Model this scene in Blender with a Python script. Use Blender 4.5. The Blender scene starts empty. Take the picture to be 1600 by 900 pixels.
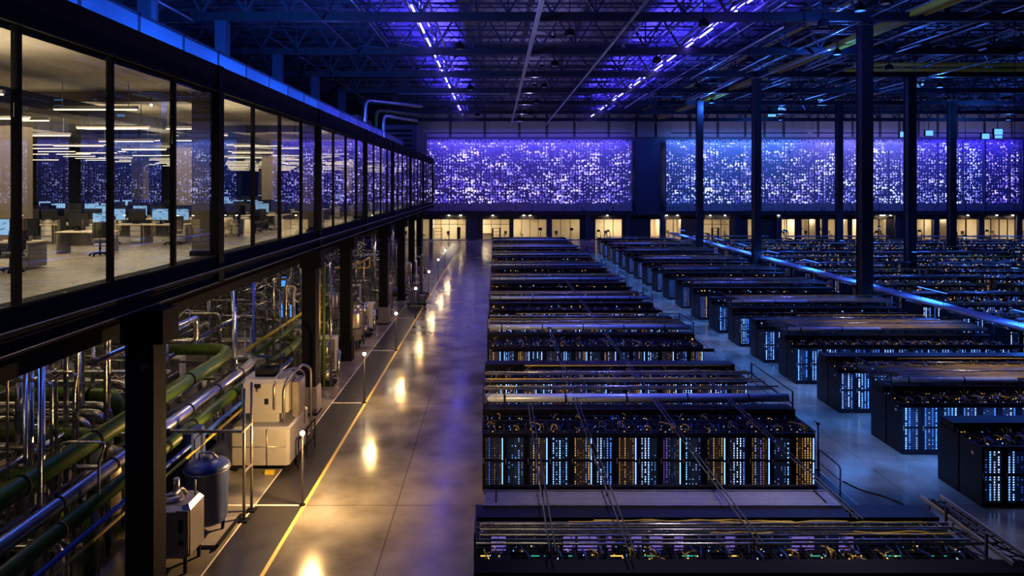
import bpy, math, random
from mathutils import Vector
random.seed(7)
R = random.Random(11)
C = bpy.context.scene.collection
sc = bpy.context.scene
F = 1066.67
H = 11.1
def X(px, D): return (px - 775.0) * D / F
def Z(py, D): return H - (py - 290.0) * D / F

ORD = ("first second third fourth fifth sixth seventh eighth ninth tenth eleventh twelfth thirteenth fourteenth fifteenth sixteenth "
       "seventeenth eighteenth nineteenth twentieth").split()
def ordn(i):
    i += 1
    if i <= 20: return ORD[i - 1]
    t = {2: 'twenty', 3: 'thirty', 4: 'forty', 5: 'fifty', 6: 'sixty'}[i // 10]
    if i % 10 == 0: return t[:-1] + 'ieth'
    return t + '-' + ORD[i % 10 - 1]

# ------------------------------------------------------------------ geometry
class MB:
    def __init__(s):
        s.v = []; s.f = []; s.sm = []; s.uv = {}
    def box(s, x0, x1, y0, y1, z0, z1):
        b = len(s.v)
        s.v += [(x0,y0,z0),(x1,y0,z0),(x1,y1,z0),(x0,y1,z0),(x0,y0,z1),(x1,y0,z1),(x1,y1,z1),(x0,y1,z1)]
        for q in ((0,3,2,1),(4,5,6,7),(0,1,5,4),(1,2,6,5),(2,3,7,6),(3,0,4,7)):
            s.f.append(tuple(b + i for i in q)); s.sm.append(False)
        return s
    def cbox(s, cx, cy, cz, sx, sy, sz):
        return s.box(cx-sx/2, cx+sx/2, cy-sy/2, cy+sy/2, cz-sz/2, cz+sz/2)
    def bbox(s, x0, x1, y0, y1, z0, z1, c=.05):
        # box with chamfered vertical edges and chamfered top rim
        def ring(z, i):
            a0, a1, b0, b1 = x0+i, x1-i, y0+i, y1-i
            return [(a0+c,b0,z),(a1-c,b0,z),(a1,b0+c,z),(a1,b1-c,z),(a1-c,b1,z),(a0+c,b1,z),(a0,b1-c,z),(a0,b0+c,z)]
        b = len(s.v)
        s.v += ring(z0, 0) + ring(z1-c, 0) + ring(z1, c*.7)
        for k in range(2):
            for i in range(8):
                j = (i+1) % 8
                s.f.append((b+k*8+i, b+k*8+j, b+k*8+8+j, b+k*8+8+i)); s.sm.append(False)
        s.f.append(tuple(b+16+i for i in range(8))); s.sm.append(False)
        s.f.append(tuple(b+i for i in range(7, -1, -1))); s.sm.append(False)
        return s
    def quad(s, a, b_, c, d, uv=None):
        b = len(s.v); s.v += [a, b_, c, d]; s.f.append((b,b+1,b+2,b+3)); s.sm.append(False)
        if uv: s.uv[len(s.f)-1] = uv
        return s
    def bar(s, p, q, w, h=None):
        # square bar from p to q
        h = h or w
        p = Vector(p); q = Vector(q); d = (q-p).normalized()
        up = Vector((0,0,1)) if abs(d.z) < .95 else Vector((1,0,0))
        a = d.cross(up).normalized(); u = a.cross(d).normalized()
        b = len(s.v)
        for c in (p, q):
            for i, j in ((-1,-1),(1,-1),(1,1),(-1,1)):
                s.v.append(tuple(c + a*(i*w/2) + u*(j*h/2)))
        for qd in ((3,2,1,0),(4,5,6,7),(0,1,5,4),(1,2,6,5),(2,3,7,6),(3,0,4,7)):
            s.f.append(tuple(b+i for i in qd)); s.sm.append(False)
        return s
    def tube(s, pts, r, n=6, bend=0.0, caps=True, seg=4):
        P = [Vector(p) for p in pts]
        if bend > 0 and len(P) > 2:
            Q = [P[0]]
            for i in range(1, len(P)-1):
                a = P[i-1]-P[i]; c = P[i+1]-P[i]
                k = min(bend, a.length*.45, c.length*.45)
                A = P[i]+a.normalized()*k; B = P[i]+c.normalized()*k
                for t in range(seg+1):
                    t /= seg
                    Q.append(A*(1-t)**2 + P[i]*2*t*(1-t) + B*t*t)
            Q.append(P[-1]); P = Q
        b = len(s.v); u = None
        for i, p in enumerate(P):
            if i == 0: d = P[1]-P[0]
            elif i == len(P)-1: d = P[-1]-P[-2]
            else: d = (P[i+1]-P[i]).normalized() + (P[i]-P[i-1]).normalized()
            if d.length < 1e-9: d = Vector((0,0,1))
            d.normalize()
            if u is None:
                u = d.cross(Vector((0,0,1)) if abs(d.z) < .9 else Vector((1,0,0))).normalized()
            else:
                u = (u - d*u.dot(d)).normalized()
            w = d.cross(u)
            rr = r[i] if isinstance(r, (list, tuple)) else r
            for k in range(n):
                a = 2*math.pi*k/n
                s.v.append(tuple(p + u*(rr*math.cos(a)) + w*(rr*math.sin(a))))
        for i in range(len(P)-1):
            for k in range(n):
                k2 = (k+1) % n
                s.f.append((b+i*n+k, b+i*n+k2, b+(i+1)*n+k2, b+(i+1)*n+k)); s.sm.append(n > 5)
        if caps:
            s.f.append(tuple(b+k for k in range(n-1,-1,-1))); s.sm.append(False)
            e = b+(len(P)-1)*n
            s.f.append(tuple(e+k for k in range(n))); s.sm.append(False)
        return s
    def lathe(s, cx, cy, prof, n=16):
        # prof: list of (r, z)
        b = len(s.v)
        for r, z in prof:
            for k in range(n):
                a = 2*math.pi*k/n
                s.v.append((cx+r*math.cos(a), cy+r*math.sin(a), z))
        for i in range(len(prof)-1):
            for k in range(n):
                k2 = (k+1) % n
                s.f.append((b+i*n+k, b+i*n+k2, b+(i+1)*n+k2, b+(i+1)*n+k)); s.sm.append(True)
        s.f.append(tuple(b+k for k in range(n-1,-1,-1))); s.sm.append(False)
        e = b+(len(prof)-1)*n
        s.f.append(tuple(e+k for k in range(n))); s.sm.append(False)
        return s
    def mesh(s, name, mat):
        m = bpy.data.meshes.new(name)
        m.from_pydata([tuple(p) for p in s.v], [], s.f)
        m.polygons.foreach_set('use_smooth', s.sm)
        if s.uv:
            l = m.uv_layers.new(name='UVMap')
            for fi, uv in s.uv.items():
                for k, li in enumerate(m.polygons[fi].loop_indices): l.data[li].uv = uv[k]
        m.materials.append(mat); m.update()
        return m
    def build(s, name, mat, parent=None, loc=None):
        o = bpy.data.objects.new(name, s.mesh(name, mat)); C.objects.link(o)
        if parent: o.parent = parent
        if loc: o.location = loc
        return o

def tag(o, label=None, cat=None, group=None, kind=None):
    if label: o['label'] = label
    if cat: o['category'] = cat
    if group: o['group'] = group
    if kind: o['kind'] = kind
    return o
def empty(name, loc=(0,0,0), rz=0):
    o = bpy.data.objects.new(name, None); C.objects.link(o); o.location = loc; o.rotation_euler = (0,0,rz)
    o.empty_display_size = .2
    return o
def copy_tree(o, parent=None):
    c = o.copy(); C.objects.link(c)
    if parent: c.parent = parent
    for ch in o.children: copy_tree(ch, c)
    return c
class Proto:
    """first use places the thing itself, later uses place copies"""
    def __init__(s, o): s.o = o; s.used = False
    def place(s, loc, rz=0.0, label=None, cat=None, group=None):
        if s.used: t = copy_tree(s.o)
        else: t = s.o; s.used = True
        t.location = loc; t.rotation_euler = (0,0,rz)
        return tag(t, label, cat, group)
def lit(name, kind, loc, energy, color, size=None, size_y=None, rot=(0,0,0), spread=None, radius=None, parent=None):
    l = bpy.data.lights.new(name, kind); l.energy = energy; l.color = color
    if kind == 'AREA':
        l.shape = 'RECTANGLE'; l.size = size; l.size_y = size_y
        if spread: l.spread = spread
    elif radius is not None: l.shadow_soft_size = radius
    o = bpy.data.objects.new(name, l); C.objects.link(o); o.location = loc; o.rotation_euler = rot
    if parent: o.parent = parent
    return o

# ------------------------------------------------------------------ materials
def nt(name):
    m = bpy.data.materials.new(name); m.use_nodes = True
    return m, m.node_tree.nodes, m.node_tree.links, m.node_tree.nodes['Principled BSDF']
def N(nodes, t, **kw):
    n = nodes.new(t)
    for k, v in kw.items():
        setattr(n, k, v)
    return n
def plain(name, col, rough=.5, metal=0.0, var=.25, scale=3.0, bump=0.0, coord='Object'):
    """painted / metal surface with worn patches of its own colour and gloss"""
    m, n, l, b = nt(name)
    tc = N(n, 'ShaderNodeTexCoord'); ns = N(n, 'ShaderNodeTexNoise'); ns.inputs['Scale'].default_value = scale; ns.inputs['Detail'].default_value = 3
    l.new(tc.outputs[coord], ns.inputs['Vector'])
    mx = N(n, 'ShaderNodeMix', data_type='RGBA')
    mx.inputs[6].default_value = (*[c*(1-var) for c in col], 1); mx.inputs[7].default_value = (*[min(1, c*(1+var)) for c in col], 1)
    l.new(ns.outputs[0], mx.inputs[0]); l.new(mx.outputs[2], b.inputs['Base Color'])
    mr = N(n, 'ShaderNodeMapRange'); mr.inputs['To Min'].default_value = max(.03, rough-.1); mr.inputs['To Max'].default_value = min(1, rough+.1)
    l.new(ns.outputs[0], mr.inputs[0]); l.new(mr.outputs[0], b.inputs['Roughness'])
    b.inputs['Metallic'].default_value = metal
    if bump:
        bp = N(n, 'ShaderNodeBump'); bp.inputs['Strength'].default_value = bump; bp.inputs['Distance'].default_value = .02
        l.new(ns.outputs[0], bp.inputs['Height']); l.new(bp.outputs[0], b.inputs['Normal'])
    return m
def glow(name, col, st, sample=False):
    m, n, l, b = nt(name)
    b.inputs['Base Color'].default_value = (.02,.02,.02,1)
    b.inputs['Emission Color'].default_value = (*col, 1); b.inputs['Emission Strength'].default_value = st
    if not sample: m.cycles.emission_sampling = 'NONE'
    return m
def fn(n, l, op, a, b=None, c=None):
    x = N(n, 'ShaderNodeMath', operation=op)
    for i, v in enumerate((a, b, c)):
        if v is None: continue
        if isinstance(v, (int, float)): x.inputs[i].default_value = v
        else: l.new(v, x.inputs[i])
    return x.outputs[0]

def led_mat(name, cols, p_col, strength, nx=6, ny=20, hw=.15, dim=.22):
    """indicator lights of the servers: columns of small lit dots on dark equipment"""
    m, n, l, b = nt(name)
    uv = N(n, 'ShaderNodeUVMap'); sp = N(n, 'ShaderNodeSeparateXYZ'); l.new(uv.outputs[0], sp.inputs[0])
    oi = N(n, 'ShaderNodeObjectInfo')
    u, v = sp.outputs[0], sp.outputs[1]
    rackid = fn(n, l, 'FLOOR', u)
    seed = fn(n, l, 'ADD', fn(n, l, 'MULTIPLY', oi.outputs['Random'], 977.0), fn(n, l, 'MULTIPLY', rackid, 3.7))
    un = fn(n, l, 'MULTIPLY', fn(n, l, 'FRACT', u), float(nx)); vn = fn(n, l, 'MULTIPLY', v, float(ny))
    cx = fn(n, l, 'FLOOR', un); cy = fn(n, l, 'FLOOR', vn)
    lx = fn(n, l, 'ABSOLUTE', fn(n, l, 'SUBTRACT', fn(n, l, 'FRACT', un), .5)); ly = fn(n, l, 'ABSOLUTE', fn(n, l, 'SUBTRACT', fn(n, l, 'FRACT', vn), .5))
    def white(a, b_, c_):
        cb = N(n, 'ShaderNodeCombineXYZ')
        for i, q in enumerate((a, b_, c_)):
            if isinstance(q, (int, float)): cb.inputs[i].default_value = q
            else: l.new(q, cb.inputs[i])
        w = N(n, 'ShaderNodeTexWhiteNoise', noise_dimensions='3D'); l.new(cb.outputs[0], w.inputs['Vector']); return w.outputs['Value']
    colon = white(cx, seed, 1.0); coltype = white(cx, seed, 5.0); dot = white(cx, cy, seed)
    on = fn(n, l, 'LESS_THAN', colon, p_col)
    lit_a = fn(n, l, 'MULTIPLY', on, fn(n, l, 'GREATER_THAN', dot, .12))
    lit_b = fn(n, l, 'MULTIPLY', fn(n, l, 'SUBTRACT', 1.0, on), fn(n, l, 'MULTIPLY', fn(n, l, 'GREATER_THAN', dot, .7), dim))
    mask = fn(n, l, 'MULTIPLY', fn(n, l, 'LESS_THAN', lx, hw), fn(n, l, 'LESS_THAN', ly, .28))
    br = fn(n, l, 'MULTIPLY', fn(n, l, 'ADD', lit_a, lit_b), mask)
    br = fn(n, l, 'MULTIPLY', br, fn(n, l, 'MULTIPLY_ADD', dot, .8, .5))
    br = fn(n, l, 'MULTIPLY', br, fn(n, l, 'MULTIPLY_ADD', coltype, 1.1, .3))
    cr = N(n, 'ShaderNodeValToRGB'); cr.color_ramp.interpolation = 'CONSTANT'
    e = cr.color_ramp.elements
    e[0].position = 0; e[0].color = (*cols[0][1], 1); e[1].position = cols[1][0]; e[1].color = (*cols[1][1], 1)
    for p, c in cols[2:]:
        q = e.new(p); q.color = (*c, 1)
    ct2 = white(cx, seed, 9.0); l.new(ct2, cr.inputs[0])
    l.new(cr.outputs[0], b.inputs['Emission Color'])
    l.new(fn(n, l, 'ADD', fn(n, l, 'MULTIPLY', br, strength), 0.012), b.inputs['Emission Strength'])  # faint constant emission paints the haze inside the cabinets
    # server faceplates: alternating dark slots
    slot = fn(n, l, 'LESS_THAN', ly, .42)
    mx = N(n, 'ShaderNodeMix', data_type='RGBA'); l.new(slot, mx.inputs[0])
    mx.inputs[6].default_value = (.002,.002,.004,1); mx.inputs[7].default_value = (.03,.036,.06,1)
    l.new(mx.outputs[2], b.inputs['Base Color'])
    b.inputs['Roughness'].default_value = .45
    m.cycles.emission_sampling = 'NONE'
    return m

BLUE = (.05,.20,1.0); WHITEB = (.42,.56,1.0); AMBER = (1.0,.52,.12); VIO = (.35,.22,1.0); TEAL=(.05,.8,.6)
M = {}
M['led_mix'] = led_mat('led_mix', [(0,AMBER),(.30,WHITEB),(.5,BLUE),(.88,VIO)], .52, 2.6)
M['led_amber'] = led_mat('led_amber', [(0,AMBER),(.66,WHITEB),(.8,BLUE),(.93,VIO)], .42, 1.1, nx=6, hw=.13, dim=.15)
M['led_bright'] = led_mat('led_bright', [(0,WHITEB),(.4,(.16,.40,1)),(.72,BLUE),(.9,(.32,.24,1))], .5, 4.2, nx=5, hw=.13, dim=.16)
M['led_far'] = led_mat('led_far', [(0,AMBER),(.30,WHITEB),(.4,BLUE),(.88,VIO)], .16, 1.6)
M['led_blue'] = led_mat('led_blue', [(0,BLUE),(.3,(.14,.36,1)),(.65,(.34,.52,1))], .70, 2.8, nx=4, hw=.17)
M['black'] = plain('black_metal', (.010,.011,.016), .42, .3)
M['blackpaint'] = plain('black_painted_steel', (.006,.006,.009), .85, 0)
for k_ in ('blackpaint',): M[k_].node_tree.nodes['Principled BSDF'].inputs['Specular IOR Level'].default_value = .12
M['rack'] = plain('rack_steel', (.007,.008,.013), .42, .0); M['rack'].node_tree.nodes['Principled BSDF'].inputs['Specular IOR Level'].default_value = .25
M['bluesteel'] = plain('blue_grey_steel', (.035,.045,.09), .5, .2)
M['trussm'] = plain('truss_steel', (.035,.035,.06), .5, .2)
M['trussd'] = plain('truss_chord_steel', (.012,.012,.022), .5, .2)
M['deck'] = plain('roof_deck', (.26,.26,.32), .6, .1, .5, .25)
M['silver'] = plain('silver_pipe', (.42,.41,.40), .26, 1.0, .15)
M['alu'] = plain('brushed_aluminium', (.42,.40,.38), .42, .7, .2, 8)
M['ductm'] = plain('duct_steel', (.50,.52,.60), .32, .9, .15)
M['green'] = plain('green_pipe', (.05,.10,.001), .42, 0, .25)
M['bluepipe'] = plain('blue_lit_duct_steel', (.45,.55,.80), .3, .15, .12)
M['columnm'] = plain('column_steel', (.010,.012,.020), .5, 0, .3)
M['yellow'] = plain('yellow_pipe', (.55,.40,.03), .45, 0, .2)
M['yellowcable'] = plain('yellow_cable', (.55,.36,.05), .5, 0, .3)
M['bluecable'] = plain('blue_cable', (.03,.10,.5), .4, 0, .3)
M['tank'] = plain('blue_tank_paint', (.035,.06,.19), .32, .1, .15)
M['creamm'] = plain('cream_enamel', (.27,.265,.265), .38, 0, .12)
M['steel'] = plain('stainless_steel', (.34,.31,.27), .36, .8, .3)
M['concrete_wall'] = plain('concrete_wall', (.16,.15,.17), .8, 0, .2, .6)
M['dark_wall'] = plain('dark_wall', (.035,.035,.045), .7, 0, .2, .6)
M['cream_wall'] = plain('cream_wall', (.62,.52,.36), .8, 0, .12, .5)
M['office_ceiling'] = plain('office_ceiling_board', (.42,.37,.29), .7, 0, .2, 1.5)
M['office_floor'] = plain('office_floor_vinyl', (.34,.30,.25), .28, 0, .12, 1.2)
M['desk'] = plain('desk_laminate', (.62,.52,.36), .4, 0, .1)
M['deskleg'] = plain('desk_grey_panel', (.26,.24,.20), .5, 0, .1)
M['fabric'] = plain('chair_black_mesh', (.015,.015,.017), .6, 0, .2)
M['officecol'] = plain('office_column_paint', (.16,.13,.09), .6, 0, .15)
M['white'] = plain('white_plastic', (.6,.58,.55), .45, 0, .1)
M['paintwhite'] = plain('white_floor_paint', (.62,.60,.52), .5, 0, .25, 6)
M['paintyellow'] = plain('yellow_floor_paint', (.75,.55,.10), .5, 0, .3, 6)
M['mat'] = plain('dark_floor_coating', (.020,.019,.019), .33, 0, .25, 1.5)
M['strip_violet'] = glow('violet_tube', (.33,.25,1.0), 26)
M['strip_blue'] = glow('blue_tube', (.04,.18,1.0), 4)
M['rackstrip'] = glow('rack_light_strip', (.14,.32,1.0), 3.2)
M['warm'] = glow('warm_lamp', (1.0,.74,.42), 40)
M['panelblue'] = glow('blue_control_screen', (.06,.28,1.0), 1.3)
M['warmbulb'] = glow('warm_bulb', (1.0,.76,.42), 90)
M['office_tube'] = glow('office_tube', (1.0,.78,.46), 4)
M['cool'] = glow('cool_floodlight', (.12,.40,1.0), 1.6)
M['dimlens'] = plain('added_lamp_glass', (.05,.05,.07), .2, 0)
M['dot_blue'] = glow('blue_indicator', (.12,.35,1.0), 2.5)
M['dot_amber'] = glow('amber_glint_and_bar', (1.0,.55,.12), 1.6)  # glow that paints cable glints; amber status bars use it too
M['dot_teal'] = glow('teal_indicator', (.05,.9,.55), .5)

def screen_mat():
    m, n, l, b = nt('monitor_screen')
    tc = N(n, 'ShaderNodeTexCoord'); oi = N(n, 'ShaderNodeObjectInfo')
    vm = N(n, 'ShaderNodeVectorMath', operation='ADD'); l.new(tc.outputs['Object'], vm.inputs[0])
    cb = N(n, 'ShaderNodeCombineXYZ')
    l.new(fn(n, l, 'MULTIPLY', oi.outputs['Random'], 50.0), cb.inputs[0]); l.new(cb.outputs[0], vm.inputs[1])
    mp = N(n, 'ShaderNodeMapping'); mp.inputs['Scale'].default_value = (9, 1, 26); l.new(vm.outputs[0], mp.inputs[0])
    vo = N(n, 'ShaderNodeTexVoronoi'); vo.inputs['Scale'].default_value = 1; vo.distance = 'CHEBYCHEV'; l.new(mp.outputs[0], vo.inputs['Vector'])
    cr = N(n, 'ShaderNodeValToRGB'); e = cr.color_ramp.elements
    e[0].color = (.05,.20,.42,1); e[0].position = .05; e[1].color = (.40,.70,1,1); e[1].position = .14
    sp = N(n, 'ShaderNodeSeparateColor'); l.new(vo.outputs['Color'], sp.inputs[0]); l.new(sp.outputs[0], cr.inputs[0])
    l.new(cr.outputs[0], b.inputs['Emission Color']); b.inputs['Emission Strength'].default_value = 1.0
    b.inputs['Base Color'].default_value = (.01,.01,.01,1)
    m.cycles.emission_sampling = 'NONE'
    return m
M['screen'] = screen_mat()

def glass_mat():
    m, n, l, b = nt('office_glass')
    n.remove(b)
    out = n['Material Output']
    tr = N(n, 'ShaderNodeBsdfTransparent'); tr.inputs[0].default_value = (.86,.89,.92,1)
    gl = N(n, 'ShaderNodeBsdfGlossy'); gl.inputs['Roughness'].default_value = 0.0
    lw = N(n, 'ShaderNodeLayerWeight'); lw.inputs[0].default_value = .5
    mx = N(n, 'ShaderNodeMixShader'); l.new(fn(n, l, 'MULTIPLY_ADD', fn(n, l, 'POWER', lw.outputs['Facing'], 3.6), .92, .06), mx.inputs[0]); l.new(tr.outputs[0], mx.inputs[1]); l.new(gl.outputs[0], mx.inputs[2])
    l.new(mx.outputs[0], out.inputs[0])
    return m
M['glass'] = glass_mat()
def rail_glass():
    m, n, l, b = nt('balustrade_glass')
    b.inputs['Base Color'].default_value = (.35,.5,.8,1); b.inputs['Roughness'].default_value = .35
    b.inputs['Alpha'].default_value = .45
    return m
M['railglass'] = rail_glass()

def floor_mat():
    m, n, l, b = nt('polished_concrete_floor')
    tc = N(n, 'ShaderNodeTexCoord'); sp = N(n, 'ShaderNodeSeparateXYZ'); l.new(tc.outputs['Object'], sp.inputs[0])
    n1 = N(n, 'ShaderNodeTexNoise'); n1.inputs['Scale'].default_value = .5; n1.inputs['Detail'].default_value = 9; l.new(tc.outputs['Object'], n1.inputs['Vector'])
    n2 = N(n, 'ShaderNodeTexNoise'); n2.inputs['Scale'].default_value = 5; n2.inputs['Detail'].default_value = 4; l.new(tc.outputs['Object'], n2.inputs['Vector'])
    cr = N(n, 'ShaderNodeValToRGB'); e = cr.color_ramp.elements
    e[0].position = .35; e[0].color = (.10,.092,.082,1); e[1].position = .68; e[1].color = (.23,.215,.19,1)
    l.new(n1.outputs[0], cr.inputs[0])
    # saw-cut joints
    def joint(co, off, per, w):
        a = fn(n, l, 'DIVIDE', fn(n, l, 'SUBTRACT', co, off), per)
        d = fn(n, l, 'ABSOLUTE', fn(n, l, 'SUBTRACT', a, fn(n, l, 'ROUND', a)))
        return fn(n, l, 'LESS_THAN', d, w/per)
    jx = joint(sp.outputs[0], -3.45, 4.55, .018); jy = joint(sp.outputs[1], 23.7, 11.1, .022)
    j = fn(n, l, 'MAXIMUM', jx, jy)
    mx = N(n, 'ShaderNodeMix', data_type='RGBA'); l.new(fn(n, l, 'MULTIPLY', j, .75), mx.inputs[0]); l.new(cr.outputs[0], mx.inputs[6]); mx.inputs[7].default_value = (.03,.03,.03,1)
    l.new(mx.outputs[2], b.inputs['Base Color'])
    mr = N(n, 'ShaderNodeMapRange'); mr.inputs['From Min'].default_value = .3; mr.inputs['From Max'].default_value = .7; mr.inputs['To Min'].default_value = .13; mr.inputs['To Max'].default_value = .23; b.inputs['Specular IOR Level'].default_value = .24
    l.new(n1.outputs[0], mr.inputs[0]); l.new(mr.outputs[0], b.inputs['Roughness'])
    bp = N(n, 'ShaderNodeBump'); bp.inputs['Strength'].default_value = .06; bp.inputs['Distance'].default_value = .02; l.new(n2.outputs[0], bp.inputs['Height']); l.new(bp.outputs[0], b.inputs['Normal'])
    return m
M['floor'] = floor_mat()

def perforated(name, sheet):
    """metal sheet pierced with round holes of many sizes: the holes are open, what glows behind shows through"""
    m, n, l, b = nt(name)
    out = n['Material Output']
    tc = N(n, 'ShaderNodeTexCoord'); sp = N(n, 'ShaderNodeSeparateXYZ'); l.new(tc.outputs['Object'], sp.inputs[0])
    cb = N(n, 'ShaderNodeCombineXYZ'); l.new(sp.outputs[0], cb.inputs[0]); l.new(sp.outputs[2], cb.inputs[1])
    mp = N(n, 'ShaderNodeMapping'); mp.inputs['Scale'].default_value = (1.8, 1.8, 1); l.new(cb.outputs[0], mp.inputs[0])
    vo = N(n, 'ShaderNodeTexVoronoi', voronoi_dimensions='2D'); vo.inputs['Scale'].default_value = 1; vo.inputs['Randomness'].default_value = .62; l.new(mp.outputs[0], vo.inputs['Vector'])
    sc_ = N(n, 'ShaderNodeSeparateColor'); l.new(vo.outputs['Color'], sc_.inputs[0])
    ns = N(n, 'ShaderNodeTexNoise', noise_dimensions='2D'); ns.inputs['Scale'].default_value = .16; ns.inputs['Detail'].default_value = 3; l.new(mp.outputs[0], ns.inputs['Vector'])
    rad = fn(n, l, 'MULTIPLY', sc_.outputs[0], .34)
    rad = fn(n, l, 'ADD', rad, fn(n, l, 'MULTIPLY', fn(n, l, 'SUBTRACT', ns.outputs[0], .5), .5))
    rad = fn(n, l, 'MINIMUM', fn(n, l, 'ADD', rad, .11), .42)
    hole = fn(n, l, 'LESS_THAN', vo.outputs['Distance'], rad)
    # the lower hem of the sheet is hardly pierced
    zlow = fn(n, l, 'GREATER_THAN', sp.outputs[2], 1.5)
    hole = fn(n, l, 'MULTIPLY', hole, fn(n, l, 'MAXIMUM', zlow, fn(n, l, 'LESS_THAN', sc_.outputs[1], .22)))
    b.inputs['Base Color'].default_value = (*sheet, 1); b.inputs['Metallic'].default_value = .35; b.inputs['Roughness'].default_value = .5
    tr = N(n, 'ShaderNodeBsdfTransparent'); mx = N(n, 'ShaderNodeMixShader')
    l.new(hole, mx.inputs[0]); l.new(b.outputs[0], mx.inputs[1]); l.new(tr.outputs[0], mx.inputs[2]); l.new(mx.outputs[0], out.inputs[0])
    return m
M['perf'] = perforated('perforated_sheet', (.30,.30,.36))
def backlight(name, ca, cb_, cc, st, scale):
    """lamp field behind the sheet: bright lamps over dimmer diffuse board"""
    m, n, l, b = nt(name)
    tc = N(n, 'ShaderNodeTexCoord')
    n1 = N(n, 'ShaderNodeTexNoise'); n1.inputs['Scale'].default_value = .06; n1.inputs['Detail'].default_value = 2; l.new(tc.outputs['Object'], n1.inputs['Vector'])
    cr = N(n, 'ShaderNodeValToRGB'); e = cr.color_ramp.elements
    e[0].position = .38; e[0].color = (*ca,1); e[1].position = .62; e[1].color = (*cb_,1)
    l.new(n1.outputs[0], cr.inputs[0])
    mp = N(n, 'ShaderNodeMapping'); mp.inputs['Scale'].default_value = (.4, 1, .8); l.new(tc.outputs['Object'], mp.inputs[0])
    vo = N(n, 'ShaderNodeTexNoise'); vo.inputs['Scale'].default_value = scale; vo.inputs['Detail'].default_value = 4; l.new(mp.outputs[0], vo.inputs['Vector'])
    hot = N(n, 'ShaderNodeMapRange'); hot.inputs['From Min'].default_value = .40; hot.inputs['From Max'].default_value = .66
    l.new(vo.outputs[0], hot.inputs[0])
    mx = N(n, 'ShaderNodeMix', data_type='RGBA'); l.new(hot.outputs[0], mx.inputs[0]); l.new(cr.outputs[0], mx.inputs[6]); mx.inputs[7].default_value = (*cc,1)
    l.new(mx.outputs[2], b.inputs['Emission Color'])
    l.new(fn(n, l, 'MULTIPLY_ADD', hot.outputs[0], st*1.9, st*.75), b.inputs['Emission Strength'])
    b.inputs['Base Color'].default_value = (.02,.02,.03,1)
    m.cycles.emission_sampling = 'NONE'
    return m
M['back_violet'] = backlight('violet_lamp_field', (.10,.06,1.0), (.20,.14,1.0), (.52,.44,1.0), 1.0, 1.0)
M['back_blue'] = backlight('blue_lamp_field', (.08,.18,1.0), (.22,.16,1.0), (.50,.54,1.0), 1.0, 1.0)
# ------------------------------------------------------------------ the hall
XL, XR, YN, YF = -38.0, 114.0, -6.0, 139.0
ROOF = 27.6
tag(MB().box(XL, XR, YN, YF, -.3, 0).build('floor', M['floor']), kind='structure')
tag(MB().box(XL, XR, YN, YF+8, ROOF, ROOF+.3).build('ceiling', M['deck']), kind='structure')
tag(MB().box(XL-.4, XL, YN, YF+8, 0, ROOF).build('wall_left', M['dark_wall']), kind='structure')
tag(MB().box(XR, XR+.4, YN, YF+8, 0, ROOF).build('wall_right', M['dark_wall']), kind='structure')
b = MB()
b.box(XL, XR, YF, YF+.5, 4.75, ROOF)
tag(b.build('wall_back', M['dark_wall']), kind='structure')
tag(MB().box(XL, XR, YN-.4, YN, 0, ROOF).build('wall_near', M['dark_wall']), kind='structure')

# upper back wall: concrete panels between pilasters
x = -16.0; k = 0
pan = []
while x < 110:
    w = R.choice([3.9, 5.6, 5.6, 7.0])
    o = MB().box(x, x+w-.55, YF-.35, YF, 21.0, 26.6).build('wall_panel', M['concrete_wall'])
    tag(o, kind='structure'); x += w; k += 1

# facade screens
def screen(x0, x1, cuts, name, label, back, seed_x):
    t = empty(name, (x0, YF-1.6, 6.0)); tag(t, label, 'facade screen')
    W = x1-x0; Hh = 14.3
    xs = [0.0]+cuts+[W]
    for a, c in zip(xs[:-1], xs[1:]):
        q = MB().box(a+.04, c-.04, 0, .05, 0, Hh)
        q.build('perforated_sheet', M['perf'], t)
    fr = MB()
    fr.box(-.15, W+.15, -.08, .1, -.12, .0); fr.box(-.15, W+.15, -.08, .1, Hh, Hh+.15); fr.box(-.15, 0, -.08, .1, 0, Hh); fr.box(W, W+.15, -.08, .1, 0, Hh)
    fr.build('edge_frame', M['bluesteel'], t)
    MB().box(.1, W-.1, .75, .8, 1.45, Hh-.5).build('lamp_field', back, t)
    # hem that folds back under the sheet
    MB().box(0, W, .1, 1.2, -.1, .02).build('bottom_fold', M['bluesteel'], t)
    s = MB()
    for i in range(int(W//5)+1):
        s.box(i*5, i*5+.12, .1, .7, .2, Hh-.2)
    s.build('carrier_rails', M['trussd'], t)
    return t
screen(-14.0, 27.4, [13.0, 27.2], 'facade_screen', 'violet backlit perforated metal facade screen above the lit shop fronts beside the mezzanine end', M['back_violet'], 0)
screen(34.2, 98.4, [16.0, 32.0, 47.5], 'facade_screen', 'wide blue and violet backlit perforated facade screen behind the tall columns', M['back_blue'], 1)
screen(98.6, 106.0, [], 'facade_screen', 'narrow deep violet perforated facade screen at the end of the wide one', M['back_violet'], 2)
o = MB().box(28.2, 33.2, YF-.9, YF-.01, 5.6, 20.6).build('riser_shaft', M['bluesteel']); tag(o, 'dark panelled riser shaft between the two backlit facade screens', 'shaft')

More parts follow.
